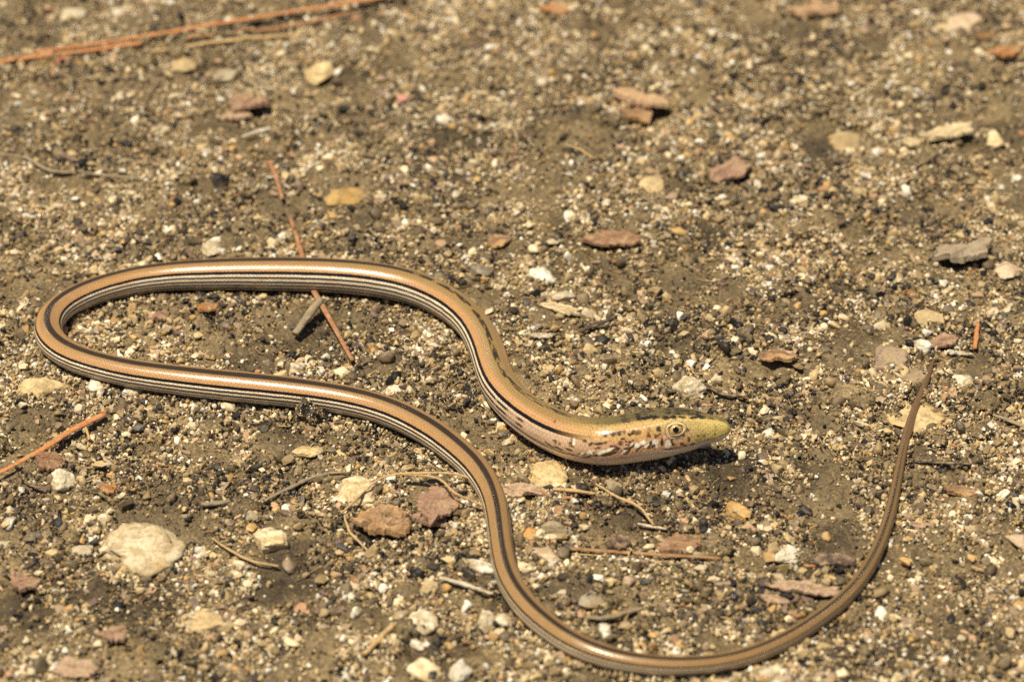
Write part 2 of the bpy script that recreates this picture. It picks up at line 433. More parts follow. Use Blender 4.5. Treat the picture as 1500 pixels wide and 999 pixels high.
# olive-brown towards the spine, warm on the shoulder
warm = stp(20, 46, TH); back = stp(s_at(35), s_at(42), Sg); col = mixc(col*0+tan_d, col, (0.30+0.70*warm)*(1-0.6*back))
col = col*(1+0.08*fbm(Sg*900, TH*0.25, 0.1, 3, 7)[..., None])
ant = 1-stp(S_UP-0.03, S_UP+0.02, Sg)              # 1 on the front third
col = mixc(col, np.ones_like(col)*lin((146, 120, 72)), (1-stp(18, 38, TH))*(1-stp(S_UP-.02, S_UP+.03, Sg))*0.8)
side = stp(54, 60, TH)
flank = mixc(np.ones_like(col)*white, np.ones_like(col)*pink, np.clip(0.35+0.9*fbm(Sg*400, TH*.2, 2, 2, 9), 0, 1))
flank = mixc(flank, np.ones_like(col)*lin((176, 150, 112)), stp(s_at(37), s_at(43), Sg)*0.5)
col = mixc(col, flank, side)
bel = stp(124, 130, TH); col = mixc(col, np.ones_like(col)*oliv, bel)
neckfade = stp(0.034, 0.052, Sg)                    # stripes begin behind the head
brk = np.clip(1.0+1.9*fbm(Sg*260, 1.5*SG, 4.4, 3, 33), 0, 1)
strip = np.zeros_like(TH)
for a, b, k in ((52.5, 63.5, 1.0), (70.5, 78, .98), (85.5, 93, .98), (101, 108.5, .98), (117, 125, .95)):
    st1 = band(tq, a, b, 0.55)
    f = np.ones_like(TH)*k
    if a > 60: f = k*stp(0.034, 0.052, Sg)*np.where(Sg < 0.075, brk, 1)
    else: f = k*stp(0.026, 0.036, Sg)
    if a > 80: f = f*(1-stp(s_at(38), s_at(45), Sg)*0.85)
    strip = np.maximum(strip, st1*f)
# dorsal stripe: broken spots in front, solid behind
dbreak = np.clip(0.80+3.2*fbm(Sg*560, TH*.22*SG, 8.8, 3, 41)+0.15*tooth, 0, 1)
dw = 8.0+5.0*stp(S_UP-0.02, S_UP+0.05, Sg)-2.5*tailf
dors = (1-stp(dw-2.0, dw+2.0, TH+wob))*np.where(ant > 0.5, dbreak, 1)*stp(0.030, 0.045, Sg)*0.92
cols = mixc(col, np.ones_like(col)*dark, np.clip(strip, 0, 1)*(1-0.25*tailf))
cols = mixc(cols, np.ones_like(col)*lin((34, 27, 21)), dors)
# tail: duller browns
tl = np.ones_like(col)*tail_c; tl = mixc(tl, np.ones_like(col)*lin((66, 48, 28)), np.maximum(strip*0.95, 0))
tl = mixc(tl, np.ones_like(col)*lin((40, 29, 18)), dors)
tl = mixc(tl, np.ones_like(col)*tail_w, np.maximum(band(TH, 64, 74)*0.7, band(TH, 24, 44, 5)*0.6))
cols = mixc(cols, tl, tailf*0.85)
tip = stp(LEN-0.07, LEN-0.02, Sg); cols = mixc(cols, np.ones_like(col)*lin((112, 84, 58)), tip*0.8)
# head
headm = 1-stp(0.026, 0.042, Sg)
topc = lin((108, 95, 56)); mid = lin((196, 168, 106)); cheek = lin((216, 172, 130)); chin = lin((248, 220, 190)); snout = lin((212, 188, 108))
hcol = mixc(np.ones_like(col)*topc, np.ones_like(col)*mid, stp(15, 30, TH+wob*2))
hcol = mixc(hcol, np.ones_like(col)*lin((192, 150, 92)), stp(18, 34, TH)*stp(0.014, 0.022, Sg)*0.85)
hcol = mixc(hcol, np.ones_like(col)*cheek, stp(60, 78, TH+wob*2)*stp(0.006, 0.012, Sg))
hcol = mixc(hcol, np.ones_like(col)*chin, stp(mth[:, None]-2, mth[:, None]+3, TH+0*Sg)*0.9)
hcol = mixc(hcol, np.ones_like(col)*snout, (1-stp(-0.001, 0.0130, Sg))*(0.35+0.65*stp(25, 45, TH))*(1-stp(105, 125, TH)))
hcol = mixc(hcol, np.ones_like(col)*lin((84, 60, 38)), mg*0.85)
# seams between the head plates
plc = np.random.default_rng(8); pl_s = plc.uniform(-.001, .034, 90); pl_t = plc.uniform(0, 120, 90)
nh_ = int(np.searchsorted(s_ring, 0.034)); dd = np.sqrt(((Sg[:nh_, :, None]-pl_s)/0.0020)**2+((TH[:nh_, :, None]-pl_t)/21.0)**2); dd = np.sort(dd, 2)[:, :, :2]
seam = np.zeros_like(TH); seam[:nh_] = 1-stp(0.02, 0.09, dd[..., 1]-dd[..., 0])
hcol = hcol*(1-0.42*seam[..., None])
mott = stp(0.18, 0.42, fbm(Sg*520, TH*0.16, 3.0, 3, 91))
hcol = mixc(hcol, np.ones_like(col)*lin((54, 43, 25)), mott*(1-stp(18, 27, TH))*0.85)
hcol = mixc(hcol, np.ones_like(col)*lin((150, 86, 56)), stp(0.05, 0.4, fbm(Sg*700, TH*0.2, 5.0, 3, 92))*stp(58, 66, TH)*(1-stp(96, 104, TH))*stp(0.008, 0.014, Sg)*0.6)
cols = mixc(cols, hcol, headm)
# neck flank pinkish
nk = (1-stp(0.045, 0.075, Sg))*stp(0.020, 0.03, Sg)*stp(60, 66, TH)
cols = mixc(cols, np.ones_like(col)*lin((192, 150, 114)), nk*0.75*(1-strip))
cols = mixc(cols, np.ones_like(col)*chin, (1-stp(0.06, 0.09, Sg))*stp(104, 116, TH)*0.8)
# spots: x, y, half length, half height, lean, tone (survey units)
DK = (34, 24, 16); WH = (255, 240, 214); BR = (96, 60, 28); PK = (206, 150, 118)
SPOTS = [(963,628,3.0,3.6,0,DK),(952,610,8,2.2,14,DK),(940,612,4,3,0,DK),(962,609.5,4,3,0,DK),(982,611,9,1.8,14,DK),(1002,610.5,5,1.7,-12,DK),
 (1016,612.5,3,1.4,0,DK),(1028,611.5,4,1.5,-8,DK),(1043,613,3.5,1.3,-6,BR),(984,603,4,2,10,DK),(970,601,5,2,8,DK),(998,604.5,5,1.6,-8,DK),(1014,605.5,4,1.6,-6,DK),
 (1030,605.5,4,1.3,-8,BR),(935,605,8,2,8,DK),(915,608,7,1.8,6,DK),(955,602,6,1.6,6,DK),(1000,599,5,1.2,0,DK),(1018,600.5,4,1.2,-5,DK),
 (926,632,3,2.5,30,DK),(933,634,4,2.6,10,BR),(920,636,3,2,0,DK),(948,638,2.5,2.5,0,BR),(957,640,3,2.5,0,BR),(964,637,3,1.2,0,BR),
 (949,649,4.2,2.0,40,DK),(964,649,1.8,4.2,-10,DK),(981,649,2.2,4.0,30,DK),(998,649,3.5,1.8,-10,BR),(1003,651,2.5,1.6,0,BR),(1010,644,2.2,2.2,0,BR),(1015,649.5,2.6,2,0,BR),(1009,632.5,2.2,2.6,0,BR),
 (1003,640,2.2,1.4,0,BR),(1024,639.5,1.4,1,0,BR),(1033,639,1.2,1,0,BR),(1038,643.5,1.4,1.2,0,BR),(1048,637,1.2,.9,0,BR),
 (955,650,4,5,0,WH),(972,651,5,5,0,WH),(938,648,4,4,0,WH),(928,652,4,3.5,0,WH),
 (905,634,2.6,3,0,DK),(898,636,2.4,3,0,DK),(890,637.5,2.4,3,0,DK),(912,633,2.2,3,20,BR),
 (876,651,4,2,30,DK),(886,650,3.5,1.6,30,DK),(896,652,3,2,30,PK),(892,660,7,2,35,WH),(897,663,6,1.4,35,DK),(876,664,7,2,32,WH),(881,667,6,1.3,32,DK),(909,660,6,2,50,WH),(914,662,5,1.2,50,DK),(865,668,6,1.8,25,WH),(869,671,5,1.2,25,DK),
 (855,650,1.6,5,0,WH),(851,650,1.2,5,0,BR),(830,650,2.4,3,0,DK),(836,653,2,2.4,0,BR),(848,661,6,1.3,-8,DK),(836,660,6,1.3,-12,DK),(824,655,6,1.3,-18,DK),(852,668,7,1.2,-4,BR),(838,666,7,1.2,-10,BR),
 (822,619,1.6,1.6,0,BR)]
rb = np.random.default_rng(4)
for k in range(17):                                          # barred scales along the cheek and throat
    bx_, by_ = 858+k*5.6+rb.uniform(-1.5, 1.5), 664-k*0.75+rb.uniform(-5, 4)
    if k % 2: SPOTS.append((bx_, by_, rb.uniform(2.4, 4.4), rb.uniform(1.1, 1.7), rb.uniform(25, 60), WH))
    SPOTS.append((bx_+3.2, by_+2, rb.uniform(2.6, 4.8), rb.uniform(1.1, 1.8), rb.uniform(25, 60), DK if k % 3 else BR))
for k in range(16):
    SPOTS.append((842+rb.uniform(0, 85), 647+rb.uniform(-5, 10), rb.uniform(1.4, 3), rb.uniform(1, 1.8), rb.uniform(-30, 60), DK if k % 2 else BR))
for k in range(26):                                          # flecks on the crown and nape
    SPOTS.append((845+rb.uniform(0, 195), 600+rb.uniform(-2, 13), rb.uniform(2.2, 5), rb.uniform(1.0, 1.9), rb.uniform(-10, 15), DK))
rp = 1.0/K/DIST
NH = int(np.searchsorted(s_ring, 0.085)); full_cols = cols; fS, fT = Sg, TH
cols, Sg, TH = cols[:NH], Sg[:NH], TH[:NH]
col = cols
sp_n = fbm(Sg*2500, TH*.3, 6.1, 2, 3)
for (px, py, a, b, tl_, cc) in SPOTS:
    i, t0 = head_sth(px, py)
    if cc in (DK, BR): a, b = a*1.22, b*1.3
    dx = -(Sg-s_ring[i])*rp                                  # towards the snout
    dy = -(TH-t0)*np.pi/180*RAD[i]*rp                        # towards the spine
    if t0 < 40: dy = dy*0.8
    c_, s_ = math.cos(R(tl_)), math.sin(R(tl_))
    q = ((dx*c_+dy*s_)/a)**2+((-dx*s_+dy*c_)/b)**2
    f = 1-stp(0.55, 1.35, q+0.9*sp_n)
    cols = mixc(cols, np.ones_like(col)*lin(cc), f*0.92)
# pale and dark rings round the eye
dx = -(Sg-s_ring[ei])*rp; dy = -(TH-eth)*np.pi/180*RAD[ei]*rp
q = np.sqrt((dx/15.5)**2+(dy/11.5)**2)
cols = mixc(cols, np.ones_like(col)*lin((232, 214, 172)), band(q, 0.80, 1.05, .06)*0.8)
cols = mixc(cols, np.ones_like(col)*lin((48, 34, 22)), band(q, 0.66, 0.80, .04)*0.9)
cols = mixc(cols, np.ones_like(col)*lin((70, 50, 30)), band(q, 1.07, 1.17, .04)*0.75)
full_cols[:NH] = cols; cols, Sg, TH = full_cols, fS, fT; col = cols
# an old scar on the flank of the far bend
jz = int(np.abs(AXpx+(s_ring < S_UP)*1e4+(s_ring > S_BEND)*1e4-372).argmin())
q = ((Sg-s_ring[jz])/0.0022)**2+((TH-109)/7)**2
cols = mixc(cols, np.ones_like(col)*lin((196, 160, 104)), 1-stp(.5, 1.3, q+0.5*fbm(Sg*900, TH*.1, 1, 2, 2)))
cols = np.clip(cols*(1+0.10*fbm(Sg*1500, TH*0.5, 9.0, 2, 77)[..., None]), 0.004, 0.9)

iv = np.arange(NR*NA).reshape(NR, NA)
Fb = np.stack([iv[:-1], np.roll(iv[:-1], -1, 1), np.roll(iv[1:], -1, 1), iv[1:]], -1).reshape(-1, 4)
Vb = V.reshape(-1, 3)
bm_ = mesh_from('lizard_body', Vb, Fb)
set_color(bm_, cols.reshape(-1, 3))
uvl = bm_.uv_layers.new(name='skin')
uu = (s_ring[:, None]/0.01+0*TH); vv = theta[None, :]/360.0*8+0*TH
lu = np.column_stack([uu.ravel()[Fb.ravel()], vv.ravel()[Fb.ravel()]])
# close the seam on the belly
sel = np.tile(np.arange(NA)[None, :, None], (NR-1, 1, 4)); quad = lu.reshape(NR-1, NA, 4, 2)
quad[:, NA-1, 1, 1] = 4.0; quad[:, NA-1, 2, 1] = 4.0
uvl.data.foreach_set('uv', quad.reshape(-1).astype(np.float32))

def skin_mat():
    m, nt, p = new_mat('lizard_skin')
    at = nd(nt, 'ShaderNodeAttribute', attribute_name='tint'); uv = nd(nt, 'ShaderNodeUVMap', uv_map='skin')
    bk = nd(nt, 'ShaderNodeTexBrick'); nt.links.new(uv.outputs[0], bk.inputs['Vector'])
    bk.offset = 0.5; bk.inputs['Scale'].default_value = 1.0; bk.inputs['Brick Width'].default_value = 0.105; bk.inputs['Row Height'].default_value = 0.2
    bk.inputs['Mortar Size'].default_value = 0.011; bk.inputs['Mortar Smooth'].default_value = 0.8
    bk.inputs['Color1'].default_value = (1, 1, 1, 1); bk.inputs['Color2'].default_value = (0.93, 0.93, 0.93, 1); bk.inputs['Mortar'].default_value = (0.60, 0.56, 0.50, 1)
    nt.links.new(mul(nt, at.outputs['Color'], bk.outputs['Color'], 0.75), p.inputs['Base Color'])
    inv = nd(nt, 'ShaderNodeMath', operation='SUBTRACT'); inv.inputs[0].default_value = 1; nt.links.new(bk.outputs['Fac'], inv.inputs[1])
    geo = nd(nt, 'ShaderNodeNewGeometry'); n = noise_node(nt, 700, geo.outputs['Position'], 3, 0.6)
    b1 = bump_node(nt, inv.outputs[0], 0.5, 0.00012); b2 = bump_node(nt, n.outputs[0], 0.06, 0.0004, b1)
    nt.links.new(b2, p.inputs['Normal'])
    mr = nd(nt, 'ShaderNodeMapRange'); mr.inputs[3].default_value = 0.18; mr.inputs[4].default_value = 0.34
    nt.links.new(n.outputs[0], mr.inputs[0]); nt.links.new(mr.outputs[0], p.inputs['Roughness'])
    p.inputs['Specular IOR Level'].default_value = 0.5
    return m
SKIN = skin_mat()
lz = bpy.data.objects.new('lizard', None); C.objects.link(lz); lz.empty_display_size = 0.01
lz['label'] = 'long legless lizard with tan back and dark and white side stripes looping across the soil'; lz['category'] = 'lizard'
link('body', bm_, SKIN, lz)

def plain_mat(name, c, rough=0.4, spec=0.5, coat=0.0):
    m, nt, p = new_mat(name); p.inputs['Base Color'].default_value = (*lin(c), 1)
    n = noise_node(nt, 1500, nd(nt, 'ShaderNodeNewGeometry').outputs['Position'], 3, 0.6)
    r_ = ramp_node(nt, n.outputs[0], [(0.3, lin(c)*0.8), (0.7, np.minimum(lin(c)*1.15, 1))])
    nt.links.new(r_.outputs[0], p.inputs['Base Color'])
    p.inputs['Roughness'].default_value = rough; p.inputs['Specular IOR Level'].default_value = spec; p.inputs['Coat Weight'].default_value = coat
    return m
M_PUPIL = plain_mat('pupil_black', (10, 8, 6), 0.08, 0.6); M_IRIS = plain_mat('iris_gold', (200, 160, 98), 0.15, 0.6)
M_BALL = plain_mat('eye_dark_rim', (74, 54, 36), 0.12, 0.6); M_LID = plain_mat('eyelid_cream', (186, 160, 114), 0.35, 0.5)
def surf(i, th, out=0.0):
    """a point of the skin at ring i and angle th (signed), pushed out, and its outward normal"""
    a = int(np.abs(theta-th).argmin()); p = V[i, a]
    d1 = V[min(i+4, NR-1), a]-V[i-4, a]; d2 = V[i, (a+3) % NA]-V[i, a-3]
    n = np.cross(d1, d2); n /= np.linalg.norm(n)
    if np.dot(n, p-AX[i]) < 0: n = -n
    return p+n*out, n
def cap(rad, ang, seg=24, rings=8):
    Vv = [(0, 0, rad)]; Ff = []
    for r_ in range(1, rings+1):
        t = ang*r_/rings
        for k in range(seg): a = 2*math.pi*k/seg; Vv.append((rad*math.sin(t)*math.cos(a), rad*math.sin(t)*math.sin(a), rad*math.cos(t)))
    for k in range(seg): Ff.append((0, 1+k, 1+(k+1) % seg))
    for r_ in range(rings-1):
        for k in range(seg):
            a, b = 1+r_*seg+k, 1+r_*seg+(k+1) % seg; Ff.append((a, a+seg, b+seg, b))
    return Vv, Ff
RE = 0.00158
for sgn in (-1, 1):
    p, n = surf(ei, sgn*eth, -RE*0.60)
    zax = Vector(n); fwdv = Vector(-T[ei]); xax = (fwdv-zax*fwdv.dot(zax)).normalized(); yax = zax.cross(xax)
    M = Matrix((xax, yax, zax)).transposed().to_4x4(); M.translation = Vector(p)
    e = link('eye', mesh_from('eyeball', *cap(RE, math.pi*0.62)), M_BALL, lz); e.matrix_world = M
    o = link('iris', mesh_from('iris', *cap(RE*1.012, R(50))), M_IRIS, e)
    o = link('pupil', mesh_from('pupil', *cap(RE*1.024, R(27))), M_PUPIL, e)
    # almond eyelid rim lying on the skin
    up = Vector(UP[ei]); ysgn = 1 if up.dot(yax) > 0 else -1
    Vv, Ff = [], []; NS, NT = 48, 8
    for k in range(NS):
        a = 2*math.pi*k/NS; ca, sa = math.cos(a), math.sin(a)
        gx_ = 0.00225*math.copysign(abs(ca)**0.9, ca); gy_ = 0.00132*math.copysign(abs(sa)**1.25, sa)*ysgn
        rr = math.hypot(gx_, gy_); zz = math.sqrt(max((RE*1.06)**2-rr*rr, 0)) if rr < RE*1.0 else RE*0.35
        zz = max(zz, RE*0.62)
        er = Vector((gx_, gy_, 0)).normalized()
        for j in range(NT):
            b = 2*math.pi*j/NT; q = Vector((gx_, gy_, zz))+er*(0.00013*math.cos(b))+Vector((0, 0, 1))*(0.00015*math.sin(b)); Vv.append(q[:])
    for k in range(NS):
        for j in range(NT): Ff.append((k*NT+j, k*NT+(j+1) % NT, ((k+1) % NS)*NT+(j+1) % NT, ((k+1) % NS)*NT+j))
    o = link('eyelid', mesh_from('eyelid', Vv, Ff), M_LID, lz); o.matrix_world = M

# ------------------------------------------------------------------ stones
def ico(sub):
    import bmesh
    b = bmesh.new(); bmesh.ops.create_icosphere(b, subdivisions=sub, radius=1.0)
    v = np.array([x.co[:] for x in b.verts]); f = np.array([[q.index for q in x.verts] for x in b.faces]); b.free(); return v, f
ICO = {k: ico(k) for k in (1, 2, 3, 4)}
def rock_shape(sub, seed, lump=0.28, flat=0.5, facets=7):
    v, f = ICO[sub]; r_ = np.random.default_rng(seed); v = v.copy()
    v *= (1+lump*fbm(v[:, 0]*1.1+seed*3.1, v[:, 1]*1.1, v[:, 2]*1.1, 3, seed))[:, None]
    for _ in range(facets):                                # broken faces
        n = r_.normal(size=3)*np.array([1, 1, 0.6]); n /= np.linalg.norm(n); d = r_.uniform(0.38, 0.82)
        t = v@n; over = np.maximum(t-d, 0); v -= n[None, :]*(over*r_.uniform(.7, 1.0))[:, None]
    v *= (1+0.17*fbm(v[:, 0]*3.2+seed, v[:, 1]*4, v[:, 2]*4, 4, seed+5)+0.07*fbm(v[:, 0]*11, v[:, 1]*13+seed, v[:, 2]*13, 2, seed+8))[:, None]
    return v, f
NARROW = []
FOOT = []                                                   # footprints that loose grit keeps clear of
def add_foot(p, a, b, ang): FOOT.append((p[0], p[1], a, b, ang))
E = math.sin(PITCH); CE = math.cos(PITCH)
def ground_angle(tilt): return math.atan2(math.sin(R(tilt))/E, math.cos(R(tilt)))
_seed = [100]
def stone(name, label, px, py, w, h, mat, tilt=0, lump=0.28, cat='stone', group=None, sink=0.30, tall=0.55, facets=7, sub=3, clear=True):
    _seed[0] += 1; sd_ = _seed[0]
    p, t = on_ground(px, py); k = K*t
    a = 0.5*w*k; hh = 0.5*h*k
    c = tall*min(a, hh)*1.15; b = math.sqrt(max(hh*hh-(c*CE)**2, (0.35*hh)**2))/E; b = min(b, a*1.25+hh*0.3)
    v, f = rock_shape(sub, sd_, lump, facets=facets)
    v = v/np.abs(v).max(0)
    zc = c*(1-2*sink)
    p, t = on_ground(px, py, zc*0.9)
    v = v*np.array([a, b, c])
    o = link(name, mesh_from(name, v, f), mat, label=label, cat=cat, group=group)
    g = ground_angle(tilt) if tilt else 0
    o.location = (p[0], p[1], float(ground_z(p[0], p[1]))+zc*0.9)
    o.rotation_euler = (0, 0, g)
    if clear: add_foot(o.location, a*0.66, b*0.66, g)
    return o

CREAM = stone_mat((236, 218, 182), (196, 160, 104)); WHITE = stone_mat((240, 232, 214), (206, 192, 164), 0.55)
PALE = stone_mat((226, 212, 184), (178, 160, 128)); YELL = stone_mat((220, 194, 142), (180, 146, 94)); OCHRE = stone_mat((200, 160, 92), (150, 112, 60), 0.75)
TAN = stone_mat((206, 180, 132), (150, 122, 82)); GREY = stone_mat((176, 162, 138), (124, 110, 90)); SLATE = stone_mat((92, 88, 82), (48, 46, 44), 0.4, dust=0.25)
BLACK = stone_mat((44, 40, 36), (16, 15, 14), 0.5, 0.4, dust=0.22); MAUVE = stone_mat((164, 140, 116), (112, 94, 78)); ORNG = stone_mat((224, 176, 108), (190, 136, 72), 0.6, 0.3)
PINKS = stone_mat((214, 188, 158), (168, 140, 112)); BLUEG = stone_mat((152, 148, 140), (104, 100, 94), 0.5); RED = stone_mat((196, 96, 70), (140, 60, 40)); PINKR = stone_mat((222, 158, 150), (186, 116, 104))
CLOD = stone_mat((150, 128, 92), (92, 78, 58), 0.8, 0.4, 700, 0.8)

ST = [
 ('big_stone','large cream flat stone with orange brown edges, biggest in the near soil',207,802,136,74,CREAM,-12,.30,.5),
 ('stone','rough pale stone touching the large cream flat stone',121,809,42,36,PALE,20,.3,.6),
 ('stone','cream mushroom shaped stone beside a thin curved stem',398,795,60,46,CREAM,0,.4,.55),
 ('pebble','round chalky pebble alone beneath the orange pine needle end',16,766,25,24,WHITE,0,.12,.8),
 ('stone','cream rock above the brown bark chip with a thin stem across it',522,719,78,52,CREAM,-10,.3,.6),
 ('stone','yellow cream flat stone just under the lizard throat',800,694,68,50,YELL,0,.25,.45),
 ('stone','rough yellow tan stone below the sharp bend of the lizard',62,570,80,42,YELL,24,.35,.55),
 ('pebble','white pebble with sharp corner against the striped flank after the bend',143,569,30,30,WHITE,20,.35,.7),
 ('pebble','low white oval pebble under the striped flank after the bend',192,574,40,19,WHITE,0,.25,.7),
 ('pebble','round white pebble inside the loop of the lizard',433,539,29,29,WHITE,0,.18,.9),
 ('stone','blocky white stone behind the upper curve of the lizard',798,408,46,38,WHITE,10,.25,.7),
 ('stone','small grey block shaped stone beside the blocky white stone',827,436,37,20,PALE,-14,.2,.7),
 ('pebble','round orange pebble below the lizard snout',1081,751,40,36,ORNG,0,.15,.7),
 ('stone','white crumbly stone cluster near the pinkish curved bark strip',1150,811,46,30,WHITE,-10,.5,.6),
 ('pebble','small oval pale pebble under the white crumbly stone',1140,848,16,21,PALE,20,.2,.8),
 ('pebble','bright white pebble under the tail curve',1126,987,36,22,WHITE,-6,.2,.6),
 ('stone','white pinkish stone wedged against the descending lizard body',703,830,32,46,WHITE,70,.3,.6),
 ('stone','tall cream stone standing behind the lizard head',1006,567,42,44,PALE,60,.35,.8),
 ('stone','tan lumpy stone behind the tail tip',1361,466,48,30,TAN,0,.35,.6),
 ('stone','crumbling ochre lump behind the loop',505,288,88,42,OCHRE,-6,.45,.5),
 ('stone','white crumbly stone at the very tip of the tail',1354,510,32,30,WHITE,30,.5,.7),
 ('stone','wedge shaped cream stone beside the pale flat chip in the background',1456,203,38,28,CREAM,-12,.25,.6),
 ('stone','broad peach coloured flat stone at the far edge',1411,34,80,34,PINKS,10,.2,.4),
 ('stone','tan stone with dark shadow in front in the middle distance',957,272,46,28,TAN,10,.3,.65),
 ('stone','pale oval stone in the blurred middle distance near a mauve bark piece',1175,297,38,24,PALE,28,.2,.6),
 ('stone','small pale lens shaped stone beyond the pale oval stone',1272,257,26,13,WHITE,6,.2,.6),
 ('stone','ochre lumpy stone in the blurred background',472,107,54,38,YELL,0,.35,.55),
 ('stone','yellowish stone just in front of the long orange pine needles',268,96,44,28,YELL,-8,.3,.5),
 ('stone','pale grey wedge stone behind the mauve bark piece',335,114,50,32,GREY,0,.3,.6),
 ('stone','rounded tan and brown stone with a red patch in the background',1236,211,56,38,TAN,0,.35,.6),
 ('stone','white stone by the bend behind the lizard back',313,366,38,24,PALE,10,.25,.6),
 ('stone','white flat stone behind the lower curve of the lizard',580,576,44,26,WHITE,-18,.3,.5),
 ('stone','dark grey slate lying beyond the tail tip',1482,465,60,22,SLATE,10,.25,.5),
 ('stone','pale peach stone near the grey bark slab',1476,395,46,38,PINKS,-20,.3,.5),
 ('stone','cream stone just past the tail tip',1406,560,42,26,PALE,-20,.3,.6),
 ('stone','mauve grey lump left of the tail tip',1308,527,58,44,MAUVE,0,.35,.45),
 ('stone','brown rounded clod beneath the mauve grey lump by the tail',1338,556,58,30,MAUVE,14,.3,.5),
 ('stone','flat orange tan crust under the tail end',1352,612,112,52,YELL,0,.4,.25),
 ('stone','chalky cream stone in the lower soil below the white stick',621,922,56,58,PALE,0,.45,.6),
 ('stone','cream rounded stone cut by the lower edge',621,982,54,44,CREAM,0,.2,.6),
 ('stone','white angular stone beside the cream rounded stone on the lower edge',672,982,42,34,WHITE,0,.25,.6),
 ('stone','white angular pebble below the wooden splinter',613,942,28,32,WHITE,40,.3,.7),
 ('stone','pale stone touching the outer curve of the lizard body',738,906,24,26,PALE,0,.2,.8),
 ('stone','chalky lumpy stone near the outer curve of the lizard body',709,916,38,44,PALE,0,.4,.7),
 ('stone','cream bumpy stone just under the white stick',626,861,40,32,CREAM,0,.3,.7),
 ('stone','smaller cream stone left of the bumpy stone',604,872,28,24,PALE,0,.3,.7),
 ('stone','grey cream standing stone right of the descending body',807,777,34,44,GREY,80,.35,.8),
 ('stone','pale pinkish stone below the grey cream standing stone',800,812,44,38,PINKS,0,.35,.6),
 ('stone','orange tan pebble right of the descending body',776,781,32,22,ORNG,20,.3,.6),
 ('clod','black crumbly clod against the lizard flank',449,610,70,60,BLACK,10,.7,1.0),
 ('clod','small flat charcoal piece left of the black clod',392,626,38,20,BLACK,8,.35,.6),
 ('clod','dark round clod at the end of the thin curved stem',422,830,26,24,MAUVE,0,.3,.8),
 ('clod','black clod in the blurred soil behind the bend',318,265,36,32,BLACK,0,.5,.8),
 ('pebble','small black oval pebble under the lizard flank',206,631,24,14,SLATE,-5,.15,.7),
 ('pebble','small black pebble behind the sharp bend',170,368,18,15,SLATE,0,.15,.8),
 ('stone','whitish crumb of mortar below the orange pine needle',92,691,38,40,PALE,-20,.35,.9),
 ('stone','grey blue flat stone behind the upper curve of the lizard',700,397,46,24,BLUEG,-18,.2,.45),
 ('pebble','black pebble beside the white shell sliver',797,511,18,14,BLACK,0,.2,.8),
 ('pebble','small bluish stone in the background soil',852,237,18,14,BLUEG,0,.2,.8),
 ('stone','white stone near a pink fleck in the background',652,176,34,18,WHITE,-8,.25,.6),
 ('stone','white oval stone in the blurred background centre',797,119,26,18,WHITE,-30,.2,.6),
 ('pebble','pink fleck of stone in the background',590,146,20,22,PINKR,60,.4,.8),
 ('pebble','red fleck beside the thick orange pine needle',92,88,26,12,RED,20,.4,.6),
 ('pebble','round ochre pebble at the far edge',720,11,21,21,YELL,0,.15,.8),
 ('stone','pale rounded stone in the far left corner',110,20,44,28,PALE,0,.3,.6),
 ('stone','second pale stone near the far left corner',173,18,34,26,WHITE,0,.3,.6),
 ('stone','grey rounded stone right of the cluster under the head',865,881,38,26,GREY,-24,.2,.4),
 ('pebble','white cream pebble near the crooked brown stem',883,921,30,20,WHITE,0,.25,.6),
 ('pebble','tan white pebble under the tail',1171,956,27,18,CREAM,-5,.2,.7),
 ('pebble','yellowish pebble right of the tan white pebble under the tail',1205,947,24,15,YELL,0,.15,.6),
 ('pebble','two toned tan pebble left of the tail',1211,785,18,17,ORNG,0,.3,.7),
 ('clod','large dark clod with deep shadow left of the tail',1232,577,74,34,CLOD,12,.4,.6),
 ('stone','pinkish stone at the right edge near the tail',1490,791,30,38,PINKS,30,.35,.5),
 ('clod','brown crumbly clod in front of the reddish bark chip',1180,748,20,22,BLACK,0,.5,.8),
 ('pebble','rounded tan pebble in the grit behind the lizard neck',865,512,26,20,TAN,0,.2,.7),
 ('stone','grey stone overhung by shadow in the tawny soil patch',900,712,30,18,GREY,-10,.3,.6),
 ('pebble','round yellow cream pebble in the cluster below the long brown needle',895,851,22,20,YELL,0,.15,.8),
 ('pebble','pinkish grey pebble beside the yellow cream pebble below the long brown needle',921,853,22,20,PINKS,0,.15,.8),
 ('pebble','dark slate pebble right of the pinkish grey pebble',947,852,20,17,SLATE,0,.2,.7),
 ('pebble','cream pebble stuck in the cluster under the yellow flat stone',854,772,22,14,CREAM,-10,.2,.7),
 ('pebble','bright white quartz pebble near the thin stick below the throat',842,735,15,16,WHITE,40,.3,.8),
 ('stone','sandy stone beyond the fallen reddish needle',447,660,50,26,YELL,-25,.3,.45),
 ('stone','large flat tan crust in the lower left soil',305,912,84,40,TAN,0,.35,.16),
]
for nm, lb, px, py, w, h, mt, tl_, lu_, ta in ST:
    so_ = stone(nm, lb, px, py, w, h, mt, tl_, lu_, cat='stone' if 'stone' in nm else nm, tall=ta*0.9, sink=0.40, sub=4 if w > 30 else 3, facets=3 if w > 100 else 7)
    if lb.startswith('black crumbly clod against'): CLODOBJ = so_

